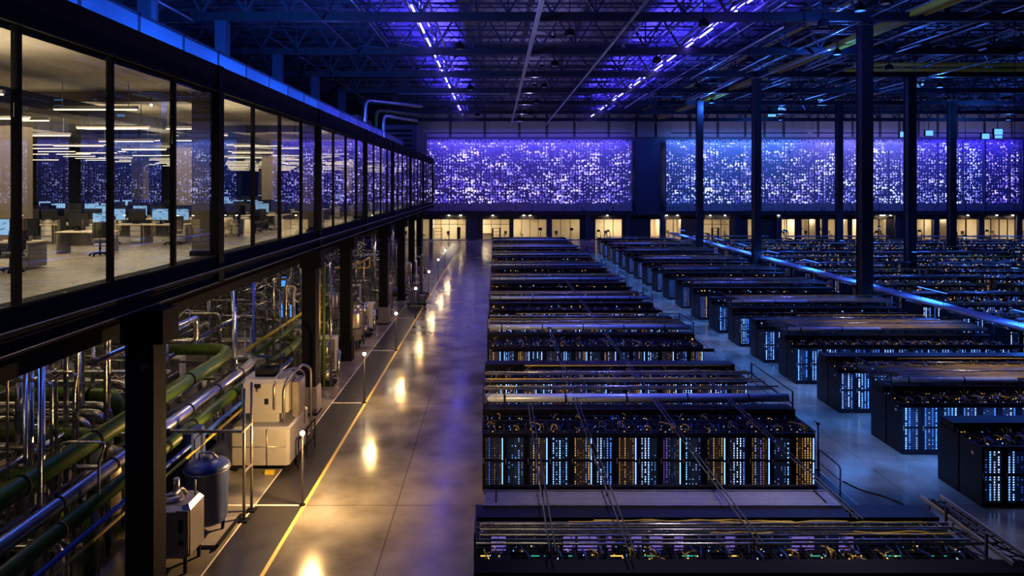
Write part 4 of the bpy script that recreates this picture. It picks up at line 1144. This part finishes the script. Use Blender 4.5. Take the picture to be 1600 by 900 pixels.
vv.sort(key=lambda a: -a[0])
near = [c for v, c in vv[:300]]; far = [c for v, c in vv[300:]]
side = ('facing the camera', 'in the pair behind it')
for (blk, r_, ci, s, x, y) in near:
    rot = 0 if s == 0 else math.pi
    if blk == 'A':
        P_ = PR_L[2*((ci//2+r_+s) % 3) + (1 if ci % 2 == 0 else 0)]
        lab = 'black rack of the middle block, %s row, %s from walkway, %s side' % (ordn(r_), ordn(ci), ('front','rear')[s])
    else:
        P_ = PR_B[0] if (ci == 0 and s == 0) else PR_R[(ci+r_+s) % 3]
        lab = 'black blue-lit rack across the aisle, %s row, %s cabinet, %s side' % (ordn(r_-1), ordn(ci), ('front','rear')[s])
    P_.place((x, y, 0), rot, lab, 'server rack', 'racks of the middle block' if blk == 'A' else 'racks across the bright aisle')
# every further rack, too many to tell apart
body = MB(); ledA = MB(); ledB = MB(); gearY = MB(); tops = MB(); dots = MB(); dota = MB()
rf = random.Random(5)
for i, (blk, r_, ci, s, x, y) in enumerate(far):
    w = RW/2-.01
    body.box(x-w, x+w, y-.54, y+.55, .02, RH)
    if s == 0:
        L_ = ledA if blk == 'A' else ledB
        L_.quad((x-w+.1,y-.56,.2),(x+w-.1,y-.56,.2),(x+w-.1,y-.56,1.93),(x-w+.1,y-.56,1.93),[(i+.0001,0),(i+.9999,0),(i+.9999,1),(i+.0001,1)])
    if rf.random() < .45:
        x0 = x+rf.uniform(-.3,.3); gearY.tube([(x0,y-.3,2.1),(x0,y-.3,2.3),(x0+rf.uniform(-.4,.4),y+.3,2.3),(x0,y+.3,2.1)],.02,3,0)
    if rf.random() < .5: tops.cbox(x+rf.uniform(-.2,.2), y+rf.uniform(-.3,.3), 2.16, .3, .2, .12)
    if rf.random() < .4: dots.cbox(x+rf.uniform(-.3,.3), y+rf.uniform(-.5,.3), 2.2, .07, .04, .05)
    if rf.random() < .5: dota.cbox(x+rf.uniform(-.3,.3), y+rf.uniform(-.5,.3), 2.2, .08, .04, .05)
t = empty('distant_server_racks'); tag(t, 'rows of dark server racks with tiny lights stretching to the shop fronts', 'server racks', kind='stuff')
body.build('cabinet', M['rack'], t); ledA.build('server_stack', M['led_far'], t); ledB.build('server_stack', M['led_far'], t)
gearY.build('patch_cables', M['yellowcable'], t); tops.build('network_boxes', M['blackpaint'], t); dots.build('indicators_blue', M['dot_blue'], t); dota.build('amber_glint_specks', M['dot_amber'], t)  # amber specks are cable glints painted as glow

# raised plinth under each row front and the added aisle lights, containment roofs, overhead services
XA0, XA1 = -.5, 11.6
def aisle(x0, x1, y, e, lab, i):  # strip fixtures added over the aisles to light the floor blue
    L = x1-x0
    t = empty('added_aisle_light', ((x0+x1)/2, y, 2.42)); tag(t, lab, 'aisle light', 'aisle lights')
    MB().box(-L/2, L/2, -.07, .07, 0, .07).box(-L/2,L/2,-.08,-.06,-.07,.07).box(-L/2,L/2,.06,.08,-.07,.07).build('housing', M['blackpaint'], t)
    MB().box(-L/2+.1, L/2-.1, -.03, .03, -.02, -.001).build('tube', M['strip_blue'], t)
    q = MB(); n_ = max(1, int(L//5))
    for k in range(n_+1):
        xx = -L/2+.2+(L-.4)*k/n_
        MB().bar((xx, -1.0, .05), (xx, 1.0, .05), .03, .02).build('cross_bracket', M['blackpaint'], t)
    lit('added_aisle_lamp', 'AREA', (0,0,-.05), e, (.10,.30,1.0), L, .08, parent=t)
    if x0 > 12: lit('added_mouth_lamp', 'AREA', (-L/2+.5,0,-.05), 75, (.08,.30,1.0), 1.0, .08, parent=t)
for i, (f0, f1) in enumerate(zip(FA[:-1], FA[1:])):
    aisle(XA0+.3, XA1-.1 if i else 9.2, (f0+2.35+f1)/2 if i else 19.6, 60, 'added blue strip light over the middle block cold aisle after its %s row' % ordn(i), i)
for i, (f0, f1) in enumerate(zip(FB[:-1], FB[1:])):
    if i == 0: continue
    far_ = min(108, (1650-775)/F*f1)
    aisle(15.9, max(19, min(28.5, far_)), (f0+2.35+f1)/2, 240, 'added blue strip light over the far-side cold aisle after its %s row' % ordn(i), i)
def long_box(x0, x1, y0, y1, z0, z1, mat, name, label, cat, grp=None):
    return tag(MB().box(x0, x1, y0, y1, z0, z1).build(name, M[mat]), label, cat, grp, 'thing')
for i, f in enumerate(FA):
    t = empty('containment_roof', (0, f, 0)); tag(t, 'dark box-like roof along the back of row %s in the middle block' % ordn(i), 'containment roof', 'containment roofs of the middle block')
    MB().box(XA0, XA1, 1.66, 2.36, 2.1, 2.42).build('casing', M['rack'], t)
    q = MB()
    for k in range(9): q.box(XA0+k*1.5, XA0+k*1.5+.03, 1.65, 1.66, 2.1, 2.42)
    q.build('seams', M['blackpaint'], t)
    # open grid deck over the front racks
    if i < 6:
        t = empty('mesh_deck', (0, f, 0)); tag(t, 'open black grid of bars lying over row %s of the middle block' % ordn(i), 'grid deck', 'grid decks of the middle block')
        q = MB()
        for k in range(16): q.bar((XA0+k*RW, 0.0, 2.14), (XA0+k*RW, 1.7, 2.14), .035, .05)
        q.build('long_bars', M['rack'], t)
        q = MB()
        for yy in (.05, .6, 1.15, 1.6): q.bar((XA0, yy, 2.18), (XA1, yy, 2.18), .03, .03)
        q.build('cross_bars', M['bluesteel'], t)
for i, f in enumerate(FB):
    x1 = 28.8
    t = empty('containment_roof', (0, f, 0)); tag(t, 'dark box-like roof along the back of row %s across the bright aisle' % ordn(i), 'containment roof', 'containment roofs across the aisle')
    MB().box(16.8, x1, 1.5, 2.3, 2.1, 2.4).build('casing', M['rack'], t)
    q = MB()
    for k in range(8): q.box(16.8+k*1.5, 16.8+k*1.5+.03, 1.49, 1.5, 2.1, 2.4)
    q.build('seams', M['blackpaint'], t)

def ladder(x0, x1, y, z, w, mat='alu', rung=.45):
    q = MB()
    q.bar((x0,y-w/2,z),(x1,y-w/2,z),.025,.06).bar((x0,y+w/2,z),(x1,y+w/2,z),.025,.06)
    x = x0+.1
    while x < x1: q.bar((x,y-w/2,z-.01),(x,y+w/2,z-.01),.03,.02); x += rung
    return q
def cables(x0, x1, y0, y1, z, n, rr, r=.015, mat='yellowcable', wob=.05):
    q = MB()
    for k in range(n):
        a = rr.uniform(x0, x1-1.5); L = rr.uniform(1.5, min(6, x1-a)); y = rr.uniform(y0, y1)
        pts = []; s_ = int(L/.5)+2
        for j in range(s_): pts.append((a+L*j/(s_-1), y+rr.uniform(-wob,wob), z+rr.uniform(0,.05)))
        if rr.random() < .5: pts.append((pts[-1][0]+.05, y, z-.35))
        if rr.random() < .4: pts = [(a-.05, y, z-.35)] + pts
        q.tube(pts, r, 4, .1, seg=2)
    return q
def overhead(i, blk, x0, x1, y0, y1, z, tan, near_, duct=True):
    rr = random.Random(i*17+(blk == 'B')*1000)
    where = '%s overhead run of %s' % (ordn(i), 'the middle block' if blk == 'A' else 'the far-side block')
    # duct at the front edge
    if not duct:
        o = MB().tube([(x0,y0,z+.1),(x1+.4,y0,z+.1)],.035,8).build('rail', M['silver']); tag(o, 'long thin silver rail along the front of the %s' % where, 'rail')
    t = empty('silver_duct') if duct else None
    if duct: tag(t, 'round blue-lit silver duct along the front of the %s' % where, 'duct', 'silver ducts')
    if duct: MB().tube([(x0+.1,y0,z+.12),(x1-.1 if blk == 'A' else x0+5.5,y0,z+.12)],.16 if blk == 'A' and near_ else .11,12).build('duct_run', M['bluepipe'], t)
    x = x0+.8
    while x < (x1-.3 if blk == 'A' else x0+5.3): (MB().tube([(x,y0,z+.12),(x+.05,y0,z+.12)],.175 if blk == 'A' and near_ else .125,12).build('clamp', M['blackpaint'], t) if duct else None); x += 2.4
    # frame
    t = empty('tray_support_frame'); tag(t, 'dark steel frame on posts carrying the %s' % where, 'support frame', 'tray support frames')
    q = MB(); n_ = 5
    for k in range(n_):
        xx = x0+(x1-x0)*k/(n_-1); MB().bar((xx,y0-.2,z-.06),(xx,y1+.1,z-.06),.06).build('crossbeam', M['bluesteel'], t)
    for k in (0, n_-1):
        q = MB(); xx = x0+(x1-x0)*k/(n_-1); q.bar((xx,y0-.2,2.12),(xx,y0-.2,z+.45),.05); q.bar((xx,y1+.1,2.12),(xx,y1+.1,z+.45),.05); q.bar((xx,y0-.2,z+.42),(xx,y1+.1,z+.42),.04)
        q.build('end_hoop', M['bluesteel'], t)
    # rails and trays
    n_ = (4 if near_ else 3) if duct else 2
    for k in range(n_):
        y = y0+.5+(y1-y0-.6)*k/(n_-1)
        o = ladder(x0, x1, y, z+.02, .34 if k % 2 == 0 else .22, rung=.45 if near_ else .9).build('cable_ladder', M['alu' if k % 2 else 'ductm'])
        tag(o, 'steel cable ladder in the %s, %s from its duct' % (where, ordn(k)), 'cable ladder', 'cable ladders')
        if near_ or k % 2 == 0:
            o = cables(x0+.2, x1-.2, y-.13, y+.13, z+.06, (16 if near_ else 7) if duct else 4, rr).build('yellow_cables', M['yellowcable'])
            tag(o, 'yellow cables lying in the %s ladder of the %s' % (ordn(k), where), 'cables', kind='stuff')
    for k in range((4 if near_ else 2) if duct else 3):
        y = y0+.3+(y1-y0)*(k+.5)/4.2
        zc_ = z+(.34+.03*k if duct else .08)
        o = MB().tube([(x0+(1.8 if k == 3 else .1), y, zc_), (x1-rr.uniform(0,2), y, zc_)], .03, 6).build('conduit', M['silver' if k % 2 == 0 or not duct else 'yellowcable'])
        tag(o, '%s conduit over the %s, %s from its duct' % ('silver' if k % 2 == 0 or not duct else 'brassy', where, ordn(k)), 'conduit', 'conduits')
    if tan:
        o = MB().box(x0+1.0, x1, y0+.35, y1-.15, z+.07, z+.10).build('mesh_tray', M['tan']); tag(o, 'wide tan mesh tray covered in cables on the %s' % where, 'mesh tray', 'tan mesh trays')
def tanmat():
    m, n, l, b = nt('tan_cable_mesh')
    tc = N(n, 'ShaderNodeTexCoord'); mp = N(n, 'ShaderNodeMapping'); mp.inputs['Scale'].default_value = (.8, 14, 1); l.new(tc.outputs['Object'], mp.inputs[0])
    ns = N(n, 'ShaderNodeTexNoise'); ns.inputs['Scale'].default_value = 1.6; ns.inputs['Detail'].default_value = 5; l.new(mp.outputs[0], ns.inputs['Vector'])
    cr = N(n, 'ShaderNodeValToRGB'); e = cr.color_ramp.elements; e[0].position = .42; e[0].color = (.04,.03,.02,1); e[1].position = .62; e[1].color = (.42,.28,.10,1)
    l.new(ns.outputs[0], cr.inputs[0]); l.new(cr.outputs[0], b.inputs['Base Color']); b.inputs['Roughness'].default_value = .5
    return m
M['tan'] = tanmat()
M['violetpanel'] = glow('violet_panel', (.30,.20,.85), .55)
OA = [(16.35, 17.5), (26.9, 30.9), (40.3, 43.1), (50.8, 53.8), (61.2, 64.4), (72, 75.2), (83, 86), (94, 97), (105, 108)]
for i, (y0, y1) in enumerate(OA):
    overhead(i, 'A', XA0, XA1, y0, y1, 2.62 if i else 2.42, False, i < 3, duct=i > 0)
OB = [(29.4, 31.9), (39.8, 42.6), (49.2, 51.9), (58.8, 61.4), (68.8, 71.2), (78.5, 81), (88.5, 91), (98.5, 101), (108, 110)]
for i, (y0, y1) in enumerate(OB):
    overhead(i, 'B', 16.9, 28.9, y0, y1, 2.62, i in (0, 1, 2), i < 2)
# blocks farther right: simpler runs
k = 0
for i, y in enumerate((42, 47.5, 52.5, 57, 62, 67, 73, 79, 85, 92, 98, 105, 111)):
    for j, (x0, x1) in enumerate(((32, 44.3), (47.2, 63.8), (68.2, 104))):
        if (775+x0*F/y) > 1600: continue
        o = ladder(x0, x1, y+1.2, 2.7, .5, rung=1.2).build('cable_ladder', M['ductm'])
        tag(o, 'blue-lit cable ladder over the %s outer block, %s going away' % (ordn(j+1), ordn(i)), 'cable ladder', 'cable ladders of the outer blocks')
        rr = random.Random(900+k)
        o = cables(x0, x1, y+.9, y+1.5, 2.76, 10, rr, .028).build('yellow_cables', M['yellowcable']); tag(o, 'yellow cables on the %s ladder of the %s outer block' % (ordn(i), ordn(j+1)), 'cables', kind='stuff')
        if i % 2 == 0:
            o = MB().tube([(x0, y, 2.85), (x1, y, 2.85)], .12, 8).build('silver_duct', M['ductm']); tag(o, 'blue-lit duct over the %s outer block, beside ladder %s' % (ordn(j+1), ordn(i)), 'duct', 'ducts of the outer blocks')
        k += 1
for i, (x, y, e) in enumerate(((38, 50, 200), (38, 62, 200), (38, 75, 200), (38, 90, 200), (55, 66, 300), (55, 80, 300), (55, 98, 300), (85, 90, 400), (85, 108, 400))):
    t = empty('row_lamp', (x, y, 5.2)); tag(t, 'blue lamp hanging over the outer rack blocks, %s of nine' % ordn(i), 'lamp', 'blue lamps over the outer blocks')
    MB().lathe(0,0,[(.25,-.1),(.2,.05),(.03,.15),(.02,18.0)],8).build('shade', M['blackpaint'], t)
    MB().lathe(0,0,[(.2,-.14),(.2,-.11)],8).build('lens', M['strip_blue'], t)
    lit('row_light', 'POINT', (0,0,-.4), e, (.04,.18,1.0), radius=.12, parent=t)

# flat aluminium walk grille in front of the first full row
t = empty('walk_grille'); tag(t, 'flat brushed aluminium grille strip in front of the fully visible rack row', 'grille')
q = MB()
for k in range(9): q.box(-.3, 9.35, 18.5+k*.09, 18.5+k*.09+.07, 2.42, 2.45)
q.build('slats', M['alu'], t)
MB().box(-.35, 9.4, 18.42, 18.49, 2.36, 2.47).box(-.35, 9.4, 19.31, 19.37, 2.36, 2.47).build('edge_rails', M['steel'], t)
q = MB()
for xx in (-.2, 3, 6.2, 9.2): q.bar((xx, 18.9, 0), (xx, 18.9, 2.38), .06)
q.build('posts', M['blackpaint'], t)
# lit panels and gear between the closest racks' tops
for i, (px0, px1) in enumerate(((768, 790), (878, 896), (900, 930), (944, 952), (982, 998), (1010, 1030), (1048, 1062), (1126, 1140), (1228, 1262), (1300, 1322))):
    x0 = (px0-775)/61.5; x1 = (px1-775)/61.5
    t = empty('patch_panel', ((x0+x1)/2, 17.0, 1.98)); tag(t, 'small violet glowing panel among the closest rack tops, %s from the walkway' % ordn(i), 'panel', 'violet panels of the closest row')
    w_ = (x1-x0)/2
    MB().box(-w_-.02,w_+.02,0,.05,0,.42).build('casing', M['blackpaint'], t)
    MB().box(-w_,w_,-.01,-.001,.04,.38).build('lit_face', M['violetpanel'], t)
for i in range(12):
    x0 = -.2+i*.98+R.uniform(-.2,.2)
    o = MB().box(x0, x0+R.uniform(.2,.5), 16.75, 16.765, 2.0, 2.02).build('status_bar', M['dot_teal' if i % 3 else 'dot_amber']); tag(o, '%s status light bar on the closest rack tops, %s from the walkway' % ('teal' if i % 3 else 'amber', ordn(i)), 'light bar', 'status bars of the closest row')
long_box(-.5, 12.2, 15.3, 15.85, 2.2, 2.42, 'blackpaint', 'cable_gutter', 'wide black cable gutter in front of the closest rack tops', 'cable gutter')
# conduit pairs running down the middle block
for i, (px, py) in enumerate(((865, 900), (997, 900), (1156, 800), (1290, 765))):
    z = 2.78; x = (px-775)/(py-290)*(H-z)
    if i == 2: x = 6.1
    t = empty('conduit_pair'); tag(t, 'pair of dark conduits crossing all rows lengthwise, %s from the walkway' % ordn(i), 'conduit', 'lengthwise conduit pairs')
    y0 = (15.5, 15.5, 15.8, 17)[i]; y1 = (26, 44, 60, 31)[i]
    for dx in (0, .13):
        MB().tube([(x+dx, y0, z), (x+dx, y1, z)], .022, 6).build('conduit', M['bluesteel'], t)
    q = MB()
    for k in range(int((y1-y0)//3)+1):
        q.bar((x-.06, y0+.5+k*3, z-.02), (x+.2, y0+.5+k*3, z-.02), .05, .03)
        q.bar((x+.06, y0+.5+k*3, z-.02), (x+.06, y0+.5+k*3, 2.4), .03, .03)
    q.build('bracket_set', M['blackpaint'], t)
# tray along the aisle end of the middle block, near rows
t = empty('end_tray'); tag(t, 'wide cable tray running lengthwise along the aisle end of the closest rows', 'cable tray')
q = MB().bar((11.75,15.5,2.5),(11.75,18.9,2.5),.04,.1).bar((12.3,15.5,2.5),(12.3,18.9,2.5),.04,.1)
q.build('side_rails', M['alu'], t)
q = MB(); y = 15.6
while y < 18.9: q.bar((11.75,y,2.47),(12.3,y,2.47),.03,.02); y += .3
q.build('rungs', M['blackpaint'], t)
cables(0, 3, -.2, .2, 0, 6, random.Random(3), .02).build('cable_bundle', M['blackpaint'], t).matrix_world
for o in t.children:
    if o.name.startswith('cable_bundle'): o.location = (12.0, 15.7, 2.53); o.rotation_euler = (0,0,math.pi/2)
# handrails at the aisle
t = empty('aisle_handrail')
MB().tube([(0,0,0),(0,0,1.05),(0,1.6,1.05),(0,1.6,0)],.025,8,.15).build('top_rail', M['bluesteel'], t)
MB().tube([(0,0,.55),(0,1.6,.55)],.018,6).build('mid_rail', M['bluesteel'], t)
P_h = Proto(t)
for i, (x, y) in enumerate(((12.3, 31.2), (12.3, 24.4), (12.5, 37.6))):
    P_h.place((x, y, .01), 0, 'low tubular handrail beside the bright aisle, %s one going away' % ordn((1,0,2)[i]), 'handrail', 'aisle handrails')
t = empty('aisle_post', (12.55, 26.6, .01)); tag(t, 'slim unlit black post at the edge of the bright aisle', 'post')
MB().lathe(0,0,[(.1,0),(.1,.02),(.03,.04),(.025,1.75),(.07,1.78),(.07,1.84)],10).build('pole', M['blackpaint'], t)
MB().bar((-.02,-.02,1.84),(-.18,-.02,1.92),.05,.03).build('head', M['blackpaint'], t)
t = empty('yellow_guard_rail', (X(1441, 21.2), 20.4, .01)); tag(t, 'low yellow-ended guard rail with trailing cables beyond the nearest rows', 'guard rail')
MB().tube([(0,0,0),(0,0,.95)],.04,8).build('yellow_end_post', M['yellow'], t)
MB().tube([(0,0,.93),(.1,.1,.95),(.9,-1.2,.95),(1.5,-2.0,.8)],.03,8,.1).build('top_rail', M['blackpaint'], t)
MB().tube([(0,0,.5),(.9,-1.2,.5)],.02,6).build('lower_rail', M['blackpaint'], t)
MB().tube([(1.5,-2.0,.8),(1.5,-2.0,0)],.03,8).build('end_post', M['blackpaint'], t)
# loose cables on the aisle floor
for i, pts in enumerate(([(13.0,25.6),(13.3,24.8),(13.9,24.3),(14.3,23.4)], [(14.4,22.6),(14.9,21.6),(15.4,20.2)], [(12.8,36),(13.2,34.8),(13.1,33.9),(13.6,33)])):
    o = MB().tube([(a,b_,.02) for a, b_ in pts], .018, 6, .3).build('floor_cable', M['blackpaint']); tag(o, 'black cable lying on the bright aisle floor, %s going away' % ordn((1,0,2)[i]), 'cable')
# the bright duct over the outer side
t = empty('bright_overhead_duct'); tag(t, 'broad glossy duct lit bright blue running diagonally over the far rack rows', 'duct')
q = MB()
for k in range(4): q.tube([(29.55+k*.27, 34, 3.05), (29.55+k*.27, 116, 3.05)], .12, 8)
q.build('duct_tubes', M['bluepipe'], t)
y = 35
while y < 116:
    q = MB().bar((29.35,y,2.9),(30.6,y,2.9),.06)
    if int(y) % 8 == 3: q.bar((30,y,2.9),(30,y,0),.06)
    q.build('bracket', M['blackpaint'], t); y += 4
for i in range(9):
    y = 38+i*9
    t = empty('duct_lamp', (30.0, y, 3.95)); tag(t, 'blue tube lamp above the broad bright duct, %s going away' % ordn(i), 'lamp', 'lamps above the bright duct')
    MB().box(-.06,.06,-1.6,1.6,0,.1).build('housing', M['blackpaint'], t)
    MB().box(-.04,.04,-1.55,1.55,-.04,-.001).build('tube', M['strip_blue'], t)
    MB().tube([(0,-1.2,-.85),(0,-1.2,0)],.015,4).tube([(0,1.2,-.85),(0,1.2,0)],.015,4).build('stand', M['blackpaint'], t)
    lit('duct_light', 'AREA', (0,0,-.08), 130, (.03,.18,1.0), .2, 3.0, parent=t)
# roof spotlights added to brighten the rack blocks, aisle and walkway
SP = [(5.5, y, 15000, (.16,.18,1.0) if y % 2 else (.08,.18,1.0), .62) for y in (29, 39, 51, 64, 78, 93, 108)]
SP += [(23, y, 12000, (.20,.22,.9), .66) for y in (25, 36, 48, 62, 78, 96)] + [(38, y, 4000, (.04,.14,1.0), .7) for y in (48, 66, 88)] + [(55, 84, 5000, (.04,.14,1.0), .8), (80, 100, 5000, (.04,.14,1.0), .8)]
SP += [(14.6, y, 7000, (.58,.56,.95), .34) for y in (20, 28, 37, 48, 62)] + [(-2.5, 20, 110, (1.0,.84,.60), .5), (-2.5, 36, 130, (.8,.7,.9), .5), (-3, 56, 500, (.35,.35,1.0), .5), (-3, 80, 800, (.35,.35,1.0), .5), (-3, 110, 1200, (.35,.35,1.0), .5), (5.0, 17.5, 10000, (.85,.72,.80), .6), (9.5, 17.5, 7000, (.85,.75,.70), .4)]
SP += [(24, 31, 9000, (1.0,.78,.50), .55), (24, 42, 8000, (1.0,.78,.50), .5)]
for i, (x, y, e, c_, sz_) in enumerate(SP):
    t = empty('added_roof_spot', (x, y, 22.6)); tag(t, 'added round spotlight hanging under the roof trusses above the %s, %s going away' % ('middle block' if 3 < x < 7 else 'far-side racks' if x > 20 else 'bright aisle' if x > 10 else 'walkway', ordn(i)), 'spotlight', 'added roof spotlights')
    MB().lathe(0,0,[(.4,-.3),(.34,.1),(.1,.25),(.03,.3),(.03,3.3)],12).build('housing', M['blackpaint'], t)
    MB().lathe(0,0,[(.3,-.31),(.3,-.305)],12).build('lens', M['dimlens'], t)
    l_ = lit('spot', 'SPOT', (0,0,-.4), e, c_, radius=.15, parent=t); l_.data.spot_size = sz_; l_.data.spot_blend = .8
for i, (x0, x1, e, c_) in enumerate(((-14, 27, 3600, (.12,.08,1.0)), (34, 62, 2600, (.08,.22,1.0)), (62, 84, 2000, (.2,.18,1.0)), (84, 106, 1800, (.06,.03,1.0)))):  # bars added to wash the sheets and the wall above them
    t = empty('added_wash_bar', ((x0+x1)/2, YF-4.2, 21.4)); tag(t, 'added long light bar washing the facade screen from above, %s from the mezzanine' % ordn(i), 'light bar', 'added screen light bars')
    L = x1-x0-1
    MB().box(-L/2,L/2,-.12,.12,0,.18).build('housing', M['trussm'], t)
    q = MB()
    for k in range(int(L//6)+1): q.tube([(-L/2+k*6,0,.1),(-L/2+k*6,0,5.2)],.03,4)
    q.build('hangers', M['trussm'], t)
    lit('wash', 'AREA', (0,0,-.05), e*1.1, c_, L, .3, rot=(math.radians(22),0,0), parent=t)
    lit('wall_uplight', 'AREA', (0,0,.22), 500, (.50,.48,1.0), L, .3, rot=(math.radians(140),0,0), parent=t)

# ------------------------------------------------------------------ camera, world, view
cam = bpy.data.cameras.new('camera'); co = bpy.data.objects.new('camera', cam); C.objects.link(co)
co.location = (0, 0, H); co.rotation_euler = (math.pi/2, 0, 0)
cam.sensor_width = 36; cam.lens = 24.0; cam.shift_x = 25/1600; cam.shift_y = -160/1600
cam.clip_end = 400
sc.camera = co
w = bpy.data.worlds.new('night'); sc.world = w; w.use_nodes = True
w.node_tree.nodes['Background'].inputs[0].default_value = (.01,.015,.05,1); w.node_tree.nodes['Background'].inputs[1].default_value = .15
sc.view_settings.view_transform = 'Standard'; sc.view_settings.look = 'None'; sc.view_settings.gamma = 1; sc.view_settings.use_curve_mapping = False
sc.view_settings.exposure = 0.0
cy = sc.cycles
cy.use_denoising = True; cy.max_bounces = 6; cy.diffuse_bounces = 2; cy.glossy_bounces = 3; cy.transmission_bounces = 4; cy.transparent_max_bounces = 16
cy.sample_clamp_indirect = 4.0; cy.caustics_reflective = False; cy.caustics_refractive = False
